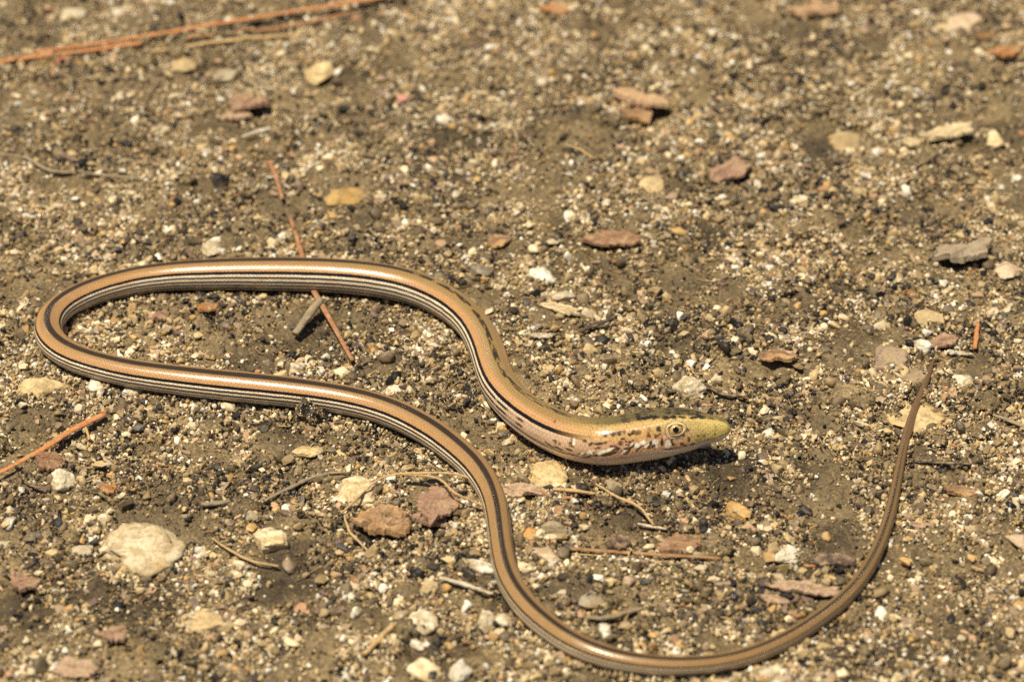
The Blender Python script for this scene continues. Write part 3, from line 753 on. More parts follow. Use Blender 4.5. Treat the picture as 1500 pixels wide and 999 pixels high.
# ------------------------------------------------------------------ bark chips and flakes
def chip(name, label, px, py, w, h, mat, tilt=0, lift=0.0006, thick=0.0009, point=0.5, lean=0.0, curl=0.25, cat='bark', group=None, jag=0.2):
    _seed[0] += 1; sd_ = _seed[0]; r_ = np.random.default_rng(sd_)
    lift *= 0.5; lean *= 1.1
    p, t = on_ground(px, py, lift+thick*0.5); k = K*t
    a = 0.56*w*k; b = 0.56*h*k/E
    NSg, NRg = 72, 7; ang = np.linspace(0, 2*np.pi, NSg, endpoint=False)
    ca, sa = np.cos(ang), np.sin(ang)
    kv = int(r_.integers(6, 9)); va = np.sort((np.arange(kv)+r_.uniform(-.35, .35, kv))*2*np.pi/kv); vr = r_.uniform(.62, 1.15, kv)
    vx, vy = vr*np.cos(va), vr*np.sin(va); prof = np.ones(NSg)          # broken, straight edged outline
    for q_, an_ in enumerate(ang):
        for e_ in range(kv):
            x1, y1, x2, y2 = vx[e_], vy[e_], vx[(e_+1) % kv], vy[(e_+1) % kv]
            den = math.cos(an_)*(y2-y1)-math.sin(an_)*(x2-x1)
            if abs(den) < 1e-9: continue
            tt = (x1*(y2-y1)-y1*(x2-x1))/den; uu_ = (x1*math.sin(an_)-y1*math.cos(an_))/den
            if tt > 0 and -1e-6 <= uu_ <= 1+1e-6: prof[q_] = tt; break
    prof = prof*(1+jag*1.1*fbm(ca*5+sd_, sa*5, 0.7, 4, sd_))+0.035*r_.normal(size=NSg)
    ox = np.sign(ca)*np.abs(ca)**(1.0)*a*prof; oy = np.sign(sa)*np.abs(sa)**(1.0+0.4*point)*b*prof
    Vt = []
    for lay in (1, -1):
        for q in range(NRg+1):
            f = (q/NRg)**0.8 if q else 0.0
            xx, yy = ox*f, oy*f
            hgt = lay*thick*0.5*(1-0.35*f**4)
            bend = curl*min(a, b)*((yy/b)**2)*(-1 if sd_ % 2 else 1)*0.5+0.10*min(a, b)*fbm(xx/a*1.3+sd_, yy/b*1.3, 0, 3, sd_)
            fb_ = fbm(xx/a*1.5, yy/b*3.6+sd_, 0.2, 3, sd_+3); rid = thick*(0.9*np.floor(fb_*5)/5+0.35*fb_)*(1 if lay == 1 else 0.4)
            Vt.append(np.column_stack([xx, yy, hgt+bend+rid]))
    Vt = np.array(Vt).reshape(2, NRg+1, NSg, 3); iv_ = np.arange(Vt[..., 0].size).reshape(2, NRg+1, NSg); Ff = []
    for lay in (0, 1):
        A, B = iv_[lay, :-1], iv_[lay, 1:]
        qd = np.stack([A, B, np.roll(B, -1, 1), np.roll(A, -1, 1)], -1).reshape(-1, 4)
        Ff.append(qd if lay == 0 else qd[:, ::-1])
    A, B = iv_[0, -1], iv_[1, -1]; Ff.append(np.stack([A, B, np.roll(B, -1), np.roll(A, -1)], -1))
    o = link(name, mesh_from(name, Vt.reshape(-1, 3), np.vstack(Ff), False), mat, label=label, cat=cat, group=group)
    g = ground_angle(tilt); qx_, qy_ = np.meshgrid(np.linspace(-.7, .7, 9)*a, np.linspace(-.7, .7, 9)*b)
    gz_ = ground_z(p[0]+qx_*math.cos(g)-qy_*math.sin(g), p[1]+qx_*math.sin(g)+qy_*math.cos(g))
    p = p.copy(); p[2] = max(p[2], float(np.percentile(gz_, 85))+0.0005); o.location = p; o.rotation_euler = Euler((R(lean), 0, g))
    add_foot(o.location, a*0.72, b*0.68, g)
    return o
BK_BROWN = bark_mat((158, 122, 92), (84, 62, 48), (180, 138, 92)); BK_MAUVE = bark_mat((166, 130, 106), (110, 82, 66)); BK_RED = bark_mat((158, 118, 88), (104, 76, 58))
BK_PEACH = bark_mat((208, 172, 132), (150, 114, 84)); BK_GREY = bark_mat((170, 154, 130), (106, 92, 78)); BK_PALE = bark_mat((222, 202, 160), (166, 144, 108)); BK_DARK = bark_mat((104, 82, 70), (52, 42, 38))
BK_ORNG = bark_mat((184, 128, 76), (130, 86, 48)); BK_PINK = bark_mat((192, 162, 134), (142, 114, 92))
CH = [
 ('bark_chip','long brown weathered bark chip lifted off the soil inside the lower curve',563,769,100,40,BK_BROWN,-8,.0028,.0022,.3,-10,.3),
 ('bark_chip','mauve bark plate behind the long brown bark chip',642,734,80,58,BK_MAUVE,-10,.0022,.0014,.1,-12,.3),
 ('bark_chip','small mauve bark plate tucked between the bark pieces',632,762,58,24,BK_MAUVE,-14,.0018,.0012,.3,-16,.2),
 ('bark_chip','reddish leaf shaped bark chip beside the long brown needle',1005,795,80,34,BK_RED,6,.0018,.001,.6,-12,.3),
 ('bark_chip','reddish flat bark chip in the soil behind the lizard neck',895,350,86,32,BK_RED,-4,.0014,.0012,.2,-8,.2),
 ('bark_chip','peach coloured wood chip in the background with dark underside',946,148,90,28,BK_PEACH,-14,.0042,.002,.2,-14,.2),
 ('bark_chip','brown wood chip under the peach coloured wood chip',934,168,68,26,BK_BROWN,-10,.0014,.002,.2,-6,.2),
 ('bark_chip','grey bark slab lifted over a black shadow at the right',1411,366,98,42,BK_GREY,12,.0034,.0018,.4,-16,.3),
 ('bark_chip','long pale flat chip in the blurred background',1388,196,96,30,BK_PALE,14,.0018,.0014,.4,-10,.25),
 ('bark_chip','small pale chip at the end of the long pale flat chip',1335,209,34,12,BK_PALE,4,.0008,.0008,.3,-4,.2),
 ('bark_chip','mauve bark piece in the blurred middle distance',1067,250,76,34,BK_MAUVE,26,.0014,.0012,.3,-8,.2),
 ('bark_chip','mauve bark piece in the upper left over a dark gap',362,150,58,40,BK_MAUVE,28,.0024,.0016,.2,-14,.2),
 ('bark_chip','pale chip leaning by the mauve bark piece',345,168,34,34,BK_PINK,40,.0016,.0012,.2,-10,.2),
 ('bark_chip','long pale wood slab at the far edge',1195,13,106,18,BK_PEACH,8,.0024,.0016,.3,-8,.2),
 ('bark_chip','orange bark flake at the far edge',812,15,50,18,BK_ORNG,-18,.0012,.001,.4,-8,.2),
 ('bark_chip','orange bark strip at the far right edge',1474,75,64,18,BK_ORNG,14,.0016,.0012,.3,-8,.2),
 ('bark_chip','small orange flake below the peach flat stone',1446,52,40,10,BK_ORNG,8,.0008,.0008,.3,-4,.2),
 ('bark_chip','orange brown flake behind the lizard back',730,356,38,22,BK_BROWN,8,.0012,.001,.4,-12,.3),
 ('bark_chip','mauve flake near the left edge below the large cream stone',36,852,44,32,BK_MAUVE,10,.0008,.0012,.2,-6,.2),
 ('bark_chip','grey mauve flake in the lower left soil',166,930,44,28,BK_MAUVE,6,.0012,.001,.2,-10,.2),
 ('bark_chip','pale grey flake cut by the lower left edge',106,978,66,32,BK_PINK,-6,.0008,.001,.2,-6,.2),
 ('bark_chip','reddish bark under the crumb of mortar',74,674,46,22,BK_RED,-10,.0018,.0012,.2,-4,.2),
 ('bark_chip','small yellow brown flake near a dark arched twig',156,716,26,15,BK_ORNG,-24,.0010,.0007,.4,-8,.2),
 ('bark_chip','brown flake in the soil mound inside the loop',304,452,36,12,BK_ORNG,6,.0016,.001,.3,-10,.2),
 ('bark_chip','grey brown chip in the soil mound inside the loop',236,464,28,18,BK_MAUVE,-6,.0014,.001,.2,-8,.2),
 ('bark_chip','flat brown flake behind the lizard snout',1140,521,66,22,BK_BROWN,-6,.001,.001,.3,-10,.2),
 ('bark_chip','dark brown bark flake above the long brown needle',905,794,40,20,BK_DARK,-14,.0012,.001,.1,-6,.2),
 ('bark_chip','pale upright wood flake right of the descending body',757,718,30,66,BK_PINK,80,.0012,.001,.5,0,.3),
 ('bark_chip','dark bark strip left of the tail',1216,820,30,54,BK_DARK,75,.0010,.001,.2,0,.2),
 ('bark_chip','short pink strip right of the tail',1354,771,48,12,BK_PINK,-4,.0008,.0008,.4,-6,.2),
 ('bark_chip','orange sliver near the tail tip stones',1335,431,24,9,BK_ORNG,-10,.001,.0007,.4,-6,.2),
 ('bark_chip','brown bark flake beside the tail in the right soil',1412,718,52,14,BK_BROWN,-6,.0008,.0008,.4,-6,.2),
 ('bark_chip','brown chip at the edge of the grey slate',1386,500,50,20,BK_MAUVE,4,.001,.001,.3,-8,.2),
 ('bark_chip','flat tan wood strip behind the blocky white stone',822,452,64,12,BK_PALE,-14,.0008,.0008,.3,-4,.2),
 ('bark_chip','pinkish curved bark strip left of the tail',1180,861,26,58,BK_PINK,72,.0018,.0012,.2,0,.5),
 ('bark_chip','narrow tan bark strip meeting the pinkish curved strip',1134,877,58,14,BK_PINK,-12,.0010,.0009,.3,-6,.3),
 ('shell_sliver','curved white shell sliver in the grit behind the lizard neck',787,495,13,26,WHITE,75,.0008,.0006,.4,0,.8),
 ('shell_sliver','thin white sliver standing near the orange sliver by the tail',1407,517,10,26,WHITE,70,.0010,.0006,.4,0,.5),
]
for nm, lb, px, py, w, h, mt, tl_, lf, th_, pt, ln_, cu in CH:
    chip(nm, lb, px, py, w, h, mt, tl_, lf, th_, pt, ln_, cu, cat='bark' if nm == 'bark_chip' else 'shell')

# ------------------------------------------------------------------ pine needles, twigs, stems
def strand(name, label, pts, width, mat, taper=(0.7, 1.0, 0.6), lift=0.0006, flatness=0.6, cat='needle', group=None, wav=0.0, ends=None):
    _seed[0] += 1; sd_ = _seed[0]
    Q = []
    for i, q in enumerate(pts):
        ex_ = q[2] if len(q) > 2 else 0.0
        p, t = on_ground(q[0], q[1], lift+ex_+0.5*width*K*DIST*flatness); Q.append(p)
    Q = np.array(Q)
    if len(Q) > 2: c = spline(Q, 8)
    else: c = Q[0][None]*(1-np.linspace(0, 1, 14)[:, None])+Q[1][None]*np.linspace(0, 1, 14)[:, None]
    n = len(c); c = c+wav*np.column_stack([fbm(np.arange(n)*.35, sd_*1.7, 0, 2, sd_), fbm(np.arange(n)*.35, sd_*3.1, 5, 2, sd_), 0.3*fbm(np.arange(n)*.35, sd_*5.1, 9, 2, sd_)])
    gmin = ground_z(c[:, 0], c[:, 1])+0.5*width*K*DIST*flatness*0.8+0.0003                     # lie on the grit, not in it
    zz_ = np.maximum(c[:, 2], gmin); zz_ = np.maximum(smooth(zz_[:, None], 2, 2)[:, 0], gmin); c[:, 2] = zz_
    t_ = np.gradient(c, axis=0); t_ /= np.linalg.norm(t_, axis=1)[:, None]
    sd = np.cross(t_, [0, 0, 1]); sd /= np.linalg.norm(sd, axis=1)[:, None]; up_ = np.cross(sd, t_)
    f = np.linspace(0, 1, n); rr = 0.5*width*K*DIST*np.interp(f, [0, .5, 1], taper)*(1+0.10*fbm(f*9, sd_, 0, 2, sd_))
    NSg = 8; ang = np.linspace(0, 2*np.pi, NSg, endpoint=False)
    Vt = c[:, None]+rr[:, None, None]*(np.cos(ang)[None, :, None]*sd[:, None]+flatness*np.sin(ang)[None, :, None]*up_[:, None])
    iv_ = np.arange(n*NSg).reshape(n, NSg)
    Fq_ = np.stack([iv_[:-1], np.roll(iv_[:-1], -1, 1), np.roll(iv_[1:], -1, 1), iv_[1:]], -1).reshape(-1, 4).tolist()
    Fq_ += [iv_[0, ::-1].tolist(), iv_[-1].tolist()]
    for q_ in range(0, n, 2): NARROW.append((c[q_, 0], c[q_, 1], width*K*DIST*1.1, width*K*DIST*1.1, 0.0))
    org = c[n//2].copy()
    o = link(name, mesh_from(name, Vt.reshape(-1, 3)-org, Fq_), mat, label=label, cat=cat, group=group)
    o.location = org; return o
def needle_mat(c1, c2):
    return bark_mat(c1, c2, None, 500)
N_OR = needle_mat((212, 140, 84), (164, 100, 56)); N_BR = needle_mat((168, 122, 80), (110, 76, 50)); N_TAN = needle_mat((214, 178, 122), (160, 124, 80))
N_GREY = needle_mat((158, 142, 116), (104, 92, 76)); N_DARK = needle_mat((88, 74, 62), (44, 38, 34)); N_WHITE = needle_mat((224, 212, 190), (178, 160, 132)); N_RUST = needle_mat((180, 122, 82), (126, 82, 54)); N_PINK = needle_mat((190, 160, 130), (146, 116, 92))
SD = [
 ('pine_needle','thick orange pine needle in the upper left with a blunt end',[(-25,95),(60,83),(130,74),(208,63)],13,N_OR,(.9,1,.9),.0014,0),
 ('pine_needle','longest orange pine needle crossing the upper left background',[(50,77),(200,55),(330,33),(440,16),(575,-6)],11,N_OR,(.6,.9,1),.0020,0),
 ('pine_needle','thin tan needle below the thick orange needle at the left edge',[(-10,111),(40,103),(78,95)],4,N_TAN,(.8,1,.6),.0006,0),
 ('pine_needle','tan brown needle running below the longest orange needle',[(222,76),(330,61),(455,49)],9,N_TAN,(.8,1,.6),.0010,0),
 ('pine_needle','brownish needle between two longer background needles',[(268,56),(390,44),(520,18)],8,N_RUST,(.6,1,.8),.0012,0),
 ('pine_needle','flat orange pine needle at the left below the sharp bend',[(-12,699),(60,658),(110,628),(154,605)],11,N_OR,(.6,1,1.0),.0016,0),
 ('pine_needle','pale split needle lying under the flat orange pine needle',[(68,656),(90,644),(112,634)],4,N_WHITE,(.7,1,.6),.0008,0),
 ('pine_needle','orange needle poking out from under the upper coil into the loop',[(455,418,.0),(468,440,.0022),(492,483,.0016),(517,530)],9,N_RUST,(1,1,.7),.0010,0),
 ('pine_needle','rusty needle piece behind the upper coil',[(425,318),(434,345),(444,378)],8,N_RUST,(.8,1,1),.0016,0),
 ('pine_needle','short rusty needle piece farther behind the upper coil',[(394,236),(403,255),(414,292)],8,N_RUST,(.8,1,.8),.0016,0),
 ('pine_needle','long brown needle with a pale end below the head',[(826,803),(880,806),(950,812),(1056,816)],7,N_BR,(.7,1,.9),.0014,0),
 ('pine_needle','thin brown needle lying just under the long brown needle',[(830,810),(880,813),(945,814)],4,N_TAN,(.7,1,.7),.0004,0),
 ('twig','grey twig with a pale bump at the left in the middle distance',[(-8,224),(38,232),(75,250),(130,256),(202,261)],6,N_GREY,(.8,1,.7),.0010,.0004),
 ('twig','grey rough stick leaning against the orange needle in the loop',[(432,490),(450,464,.001),(470,438,.002)],14,N_GREY,(.8,1,.9),.0012,.0002),
 ('twig','grey twig pointing at the cream rock above the bark',[(388,733),(425,714),(460,699),(512,690)],7,N_GREY,(.6,1,.4),.0010,.0002),
 ('twig','short dark grey twig in the lower left soil',[(294,738),(318,737),(346,732)],8,N_GREY,(.7,1,.7),.0006,.0002),
 ('twig','dark arched twig beside the crumb of mortar',[(112,720),(135,717),(152,727),(160,734)],5,N_DARK,(.5,1,.5),.0012,.0002),
 ('twig','thin dark twig under the crumb of mortar',[(24,692),(44,710),(60,714)],4,N_DARK,(.5,1,.7),.0008,.0002),
 ('twig','dark twig behind the lizard snout',[(1028,560),(1056,575),(1094,584)],7,N_DARK,(.6,1,.5),.0010,.0003),
 ('twig','charred branching twig in the grit behind the lizard neck',[(850,485),(872,476),(902,464)],9,N_DARK,(.6,1,.5),.0010,.0006),
 ('twig','black twig under the tail at the right',[(1330,672),(1370,676),(1422,680)],6,N_DARK,(.5,1,.5),.0008,.0003),
 ('twig','grey twig at the right edge beyond the tail',[(1455,607),(1478,616),(1510,628)],7,N_GREY,(.7,1,.8),.0010,.0002),
 ('twig','tan wooden splinter in the lower soil',[(533,958),(552,938),(577,915)],9,N_TAN,(.7,1,.7),.0010,.0002),
 ('twig','white bleached stick touching the descending body',[(643,846),(672,853),(700,862),(722,870)],7,N_WHITE,(.8,1,.6),.0012,.0002),
 ('stem','thin curved stem ending at a dark round clod',[(310,787),(340,808),(372,822),(408,829)],4,N_TAN,(.6,1,.8),.0012,.0001),
 ('stem','long arched dry grass stem over the bark pieces',[(500,752),(560,700,.001),(620,692,.002),(680,697,.002),(722,722,.001)],4,N_TAN,(.6,1,.8),.0016,.0001),
 ('stem','second dry grass stem bending past the mauve bark plate',[(580,695,.001),(638,699,.002),(668,722,.002),(700,738),(725,746)],4,N_TAN,(.6,1,.7),.0022,.0001),
 ('stem','dry stem curling down left of the long brown bark chip',[(504,752),(512,778),(530,798),(543,812)],4,N_TAN,(.8,1,.5),.0008,.0002),
 ('stem','straight tan stem slanting below the lizard throat',[(872,708),(905,728,.001),(936,742,.001),(958,770)],5,N_TAN,(.6,1,.6),.0014,.0001),
 ('stem','pale stick lying right of the yellow flat stone under the throat',[(810,716),(840,718),(872,724)],7,N_TAN,(.7,1,.7),.0008,.0001),
 ('stem','brown hooked stem above the reddish bark chip',[(934,767),(952,771),(977,774)],5,N_WHITE,(.6,1,.6),.0010,.0003),
 ('stem','small crooked stem standing in front of the lizard throat',[(914,718),(919,708,.0015),(922,698,.003)],4,N_TAN,(.7,.8,1.4),.0008,.0002),
 ('stem','short pale stem hanging from the flat orange pine needle',[(124,622,.001),(130,640),(128,656)],4,N_TAN,(.8,1,.6),.0008,.0002),
 ('stem','crooked brown stem near the white cream pebble',[(858,905),(890,904),(918,897),(942,890)],8,N_GREY,(.6,1,.6),.0008,.0003),
 ('stem','thin pale stem in the background soil beyond the head',[(828,213),(848,218),(868,232)],5,N_TAN,(.7,1,.7),.0008,.0002),
 ('stem','pale stick in the upper left beside the mauve bark piece',[(355,200),(378,194),(397,188)],9,N_WHITE,(.7,1,.8),.0010,.0002),
 ('stem','short orange stem standing by the grey slate',[(1428,510),(1430,494),(1433,474)],8,N_OR,(.8,1,.7),.0010,.0002),
]
for nm, lb, pts, w, mt, tp, lf, wv in SD:
    strand(nm, lb, pts, w, mt, tp, lf, 0.4 if nm == 'pine_needle' else 0.75, cat={'pine_needle': 'pine needle'}.get(nm, nm), wav=wv)

# ------------------------------------------------------------------ loose pebbles one can count
FT = np.array(FOOT); FN = np.array(FOOT+NARROW)
def in_foot(x, y, grow=0.0, fine=False):
    bad = np.zeros(len(x), bool)
    for fx_, fy_, a, b, g in (FN if fine else FT):
        dx, dy = x-fx_, y-fy_; c_, s_ = math.cos(g), math.sin(g)
        u_, v_ = dx*c_+dy*s_, -dx*s_+dy*c_
        bad |= (u_/(a+grow))**2+(v_/(b+grow))**2 < 1
    return bad
def in_view(x, y, m=20):
    q, r_ = project(np.column_stack([x, y, np.zeros(len(x))])); return (q > -m) & (q < W0+m) & (r_ > -m) & (r_ < H0+m)
PEB = [('cream pebble', CREAM, 50), ('white pebble', WHITE, 32), ('tan pebble', TAN, 54), ('dark pebble', BLACK, 22), ('grey pebble', GREY, 26), ('ochre pebble', OCHRE, 18), ('pale brown pebble', PINKS, 18)]
LAND = [(207,802,'the large cream flat stone'),(398,795,'the cream mushroom shaped stone'),(563,769,'the long brown bark chip'),(800,694,'the yellow flat stone under the throat'),(62,570,'the rough yellow stone by the bend'),
 (433,539,'the round white pebble in the loop'),(798,408,'the blocky white stone'),(1081,751,'the round orange pebble'),(1150,811,'the white crumbly stone cluster'),(1126,987,'the white pebble under the tail curve'),
 (1006,567,'the stone behind the lizard head'),(1354,510,'the tail tip stone'),(505,288,'the crumbling ochre lump'),(1456,203,'the wedge shaped cream stone'),(957,272,'the shadowed tan stone'),(895,350,'the reddish flat bark chip'),
 (946,148,'the peach wood chip'),(1411,366,'the lifted grey bark slab'),(362,150,'the upper mauve bark piece'),(1195,13,'the long pale wood slab'),(80,645,'the flat orange pine needle'),(280,44,'the longest orange needle'),
 (100,246,'the grey twig with a pale bump'),(449,606,'the black crumbly clod'),(621,922,'the chalky cream stone'),(1005,795,'the reddish leaf shaped chip'),(1352,612,'the orange tan crust under the tail'),(1236,211,'the stone with a red patch'),
 (106,978,'the pale grey flake at the lower edge'),(1490,791,'the pinkish stone at the right edge'),(797,119,'the white oval background stone'),(1230,580,'the large dark clod'),(313,366,'the white stone behind the bend'),(883,921,'the pebble by the crooked stem')]
land_xy = np.array([plane_point(a, b)[0][:2] for a, b, _ in LAND]); pending = []
shapes = {}
placed = np.zeros((0, 3))
for kn, mt, n in PEB:
    bases = []
    for q in range(5):
        _seed[0] += 1; v, f = rock_shape(3, _seed[0], 0.5, facets=10); v = v/np.abs(v).max()
        mm = mesh_from('pebble', v, f); mm.materials.append(mt); bases.append(mm)
    done = 0; tries = 0
    while done < n and tries < 4000:
        tries += 1
        x, y = rng.uniform(-.155, .155), rng.uniform(-.128, .178)
        size = (0.0010+0.0009*rng.power(0.45)) if kn != 'dark pebble' else 0.0009+0.0007*rng.power(0.5)
        xa, ya = np.array([x]), np.array([y])
        if not in_view(xa, ya, 5)[0] or in_foot(xa, ya, size)[0] or rng.random() < 0.7*float(silt_mask(xa, ya)[0]): continue
        z = float(ground_z(x, y))+size*0.25
        if clearance(xa, ya, np.array([z]))[0] < size*1.1: continue
        if len(placed) and (np.hypot(placed[:, 0]-x, placed[:, 1]-y) < placed[:, 2]+size).any(): continue
        placed = np.vstack([placed, [x, y, size]])
        o = link('pebble', bases[done % 5], None, label='small '+kn, cat='pebble', group=kn+'s in the grit')
        o.location = (x, y, z); o.rotation_euler = (rng.uniform(0, 6.3), rng.uniform(0, 6.3), rng.uniform(0, 6.3))
        o.scale = tuple(size*rng.uniform(.75, 1.2, 3)*np.array([1.1, 1.0, 0.85])); done += 1
        pending.append((o, kn, x, y))

# each pebble is told apart by the landmark it lies next to
slots = {}
for o, kn, x, y in pending:
    d = np.hypot(land_xy[:, 0]-x, land_xy[:, 1]-y); j = int(d.argmin()); dx, dy = x-land_xy[j, 0], y-land_xy[j, 1]
    way = ('right of' if dx > 0 else 'left of') if abs(dx) > abs(dy) else ('beyond' if dy > 0 else 'in front of')
    slots.setdefault((kn, way, j), []).append((d[j], o))
for (kn, way, j), lst in slots.items():
    for q, (_, o) in enumerate(sorted(lst, key=lambda t: t[0])):
        o['label'] = ('small ' if q == 0 else ('second ', 'third ', 'fourth ', 'fifth ', 'sixth ', 'seventh ', 'eighth ')[min(q-1, 6)]+'nearest small ')+kn+' '+way+' '+LAND[j][2]

# ------------------------------------------------------------------ grit and sand nobody could count
PAL = [((228, 207, 168), .14), ((194, 168, 122), .22), ((152, 129, 90), .24), ((108, 92, 67), .17), ((56, 48, 39), .13), ((28, 25, 22), .09), ((238, 228, 208), .05), ((192, 154, 96), .05), ((164, 140, 108), .03)]
pc = np.array([lin(c) for c, _ in PAL]); pw = np.array([w for _, w in PAL]); pw /= pw.sum()
LIGHT = np.array([1.9, 1.3, .9, .6, .35, .3, 2.2, 1.1, .8]); DARKW = np.array([.45, .8, 1.15, 1.5, 1.9, 2.0, .4, .9, 1.4])
def grain_tint(x, y):
    f = np.clip(0.70+1.6*fbm(x*70, y*70, 12.0, 3, 71)-0.45*damp(x, y), 0, 1)
    W_ = pw[None]*(LIGHT[None]*f[:, None]+DARKW[None]*(1-f[:, None])); W_ = np.cumsum(W_/W_.sum(1)[:, None], 1)
    ci = np.minimum((rng.random((len(x), 1)) > W_).sum(1), len(pc)-1)
    return pc[ci]*rng.uniform(.66, 1.15, (len(x), 1))
def rots(n):
    q = rng.normal(size=(n, 4)); q /= np.linalg.norm(q, axis=1)[:, None]; w, x, y, z = q.T
    return np.stack([np.stack([1-2*(y*y+z*z), 2*(x*y-z*w), 2*(x*z+y*w)], -1), np.stack([2*(x*y+z*w), 1-2*(x*x+z*z), 2*(y*z-x*w)], -1), np.stack([2*(x*z-y*w), 2*(y*z+x*w), 1-2*(x*x+y*y)], -1)], 1)
OCT = (np.array([[1,0,0],[-1,0,0],[0,1,0],[0,-1,0],[0,0,1],[0,0,-1]], float), np.array([[0,2,4],[2,1,4],[1,3,4],[3,0,4],[2,0,5],[1,2,5],[3,1,5],[0,3,5]]))
def scatter(n, smin, smax, power, siltw, margin, lo=-0.15, hi=0.75):
    x = rng.uniform(-.178, .178, n*4); y = rng.uniform(-.145, .198, n*4)
    keep = in_view(x, y, margin); x, y = x[keep], y[keep]
    s = smin+(smax-smin)*rng.power(power, len(x))
    keep = (rng.random(len(x)) > siltw*silt_mask(x, y)) & (rng.random(len(x)) < np.clip(0.55+1.5*fbm(x*95, y*95, 7.7, 3, 61), 0.06, 1)); x, y, s = x[keep], y[keep], s[keep]
    keep = ~in_foot(x, y, 0.0, n < 15000); x, y, s = x[keep], y[keep], s[keep]
    x, y, s = x[:n], y[:n], s[:n]
    z = ground_z(x, y)+s*rng.uniform(lo, hi, len(x))
    keep = clearance(x, y, z) > s*0.6
    return x[keep], y[keep], z[keep], s[keep]
def grains(name, base, n, smin, smax, power, siltw, jit, mat, label, margin=120, flatten=0.75):
    x, y, z, s = scatter(n, smin, smax, power, siltw, margin, -.2, .9); N = len(x)
    bv, bf = base; nv = len(bv)
    v = bv[None]*(1+jit*rng.normal(size=(N, nv, 1)))+0.12*rng.normal(size=(N, nv, 3))
    v = v*(np.stack([rng.uniform(.7, 1.35, N), rng.uniform(.7, 1.1, N), rng.uniform(.5, 1.0, N)], 1)[:, None, :])
    v = np.einsum('nij,nkj->nki', rots(N), v)
    v[:, :, 2] *= flatten
    v = v*s[:, None, None]+np.stack([x, y, z], 1)[:, None, :]
    f = (bf[None]+(np.arange(N)*nv)[:, None, None]).reshape(-1, 3)
    c = grain_tint(x, y)
    m = mesh_from(name, v.reshape(-1, 3), f, False); set_color(m, np.repeat(c, nv, 0))
    return link(name, m, mat, kind='stuff', label=label)
def instanced(name, variants, n, smin, smax, power, siltw, mat, label, margin=200, lo=-0.15, hi=0.75, given=None, soily=0):
    """tens of thousands of grains: one point each, geometry nodes put a grain on every point"""
    if given is None: x, y, z, s = scatter(n, smin, smax, power, siltw, margin, lo, hi)
    else:
        x, y, z = given.T; s = smin+(smax-smin)*rng.power(power, len(x)); k_ = clearance(x, y, z) > s*.6; x, y, z, s = x[k_], y[k_], z[k_], s[k_]
    N = len(x)
    m = bpy.data.meshes.new(name); m.vertices.add(N)
    m.vertices.foreach_set('co', np.stack([x, y, z], 1).astype(np.float32).ravel())
    c = np.ones((N, 4), np.float32); c[:, :3] = grain_tint(x, y)
    if soily: k_ = rng.random(N) < soily; c[k_, :3] = (lin((126, 108, 80))*rng.uniform(.55, 1.25, (int(k_.sum()), 1))).astype(np.float32)
    m.attributes.new('tint', 'FLOAT_COLOR', 'POINT').data.foreach_set('color', c.ravel())
    m.attributes.new('turn', 'FLOAT_VECTOR', 'POINT').data.foreach_set('vector', rng.uniform(0, 6.28, (N, 3)).astype(np.float32).ravel())
    sc3 = s[:, None]*np.stack([rng.uniform(.75, 1.35, N), rng.uniform(.7, 1.1, N), rng.uniform(.5, 1.0, N)], 1)
    m.attributes.new('size', 'FLOAT_VECTOR', 'POINT').data.foreach_set('vector', sc3.astype(np.float32).ravel())
    m.attributes.new('pick', 'INT', 'POINT').data.foreach_set('value', rng.integers(0, len(variants), N).astype(np.int32))
    o = link(name, m, None, kind='stuff', label=label)
    ng = bpy.data.node_groups.new(name, 'GeometryNodeTree')
    ng.interface.new_socket('Geometry', in_out='INPUT', socket_type='NodeSocketGeometry'); ng.interface.new_socket('Geometry', in_out='OUTPUT', socket_type='NodeSocketGeometry')
    gi, go = ng.nodes.new('NodeGroupInput'), ng.nodes.new('NodeGroupOutput'); L = ng.links
    m2p = ng.nodes.new('GeometryNodeMeshToPoints'); L.new(gi.outputs[0], m2p.inputs['Mesh'])
    iop = ng.nodes.new('GeometryNodeInstanceOnPoints'); L.new(m2p.outputs[0], iop.inputs['Points'])
    gti = ng.nodes.new('GeometryNodeGeometryToInstance')
    for vm in reversed(variants):
        oi = ng.nodes.new('GeometryNodeObjectInfo'); oi.inputs['Object'].default_value = vm; L.new(oi.outputs['Geometry'], gti.inputs[0])
    L.new(gti.outputs[0], iop.inputs['Instance']); iop.inputs['Pick Instance'].default_value = True
    def attr(nm, ty):
        a = ng.nodes.new('GeometryNodeInputNamedAttribute'); a.data_type = ty; a.inputs['Name'].default_value = nm
        return [q for q in a.outputs if q.enabled and q.name == 'Attribute'][0]
    L.new(attr('pick', 'INT'), iop.inputs['Instance Index']); L.new(attr('size', 'FLOAT_VECTOR'), iop.inputs['Scale'])
    e2r = ng.nodes.new('FunctionNodeEulerToRotation'); L.new(attr('turn', 'FLOAT_VECTOR'), e2r.inputs[0]); L.new(e2r.outputs[0], iop.inputs['Rotation'])
    L.new(iop.outputs[0], go.inputs[0])
    md = o.modifiers.new('grains', 'NODES'); md.node_group = ng
    return o
GM = grain_mat('grit_grains')
grains('coarse_grit', ICO[1], 9500, .00060, .00150, .55, .80, .17, GM, 'coarse cream and tan grit scattered over the soil')
phi = (1+5**.5)/2
IV = np.array([[-1,phi,0],[1,phi,0],[-1,-phi,0],[1,-phi,0],[0,-1,phi],[0,1,phi],[0,-1,-phi],[0,1,-phi],[phi,0,-1],[phi,0,1],[-phi,0,-1],[-phi,0,1]])/math.sqrt(1+phi*phi)
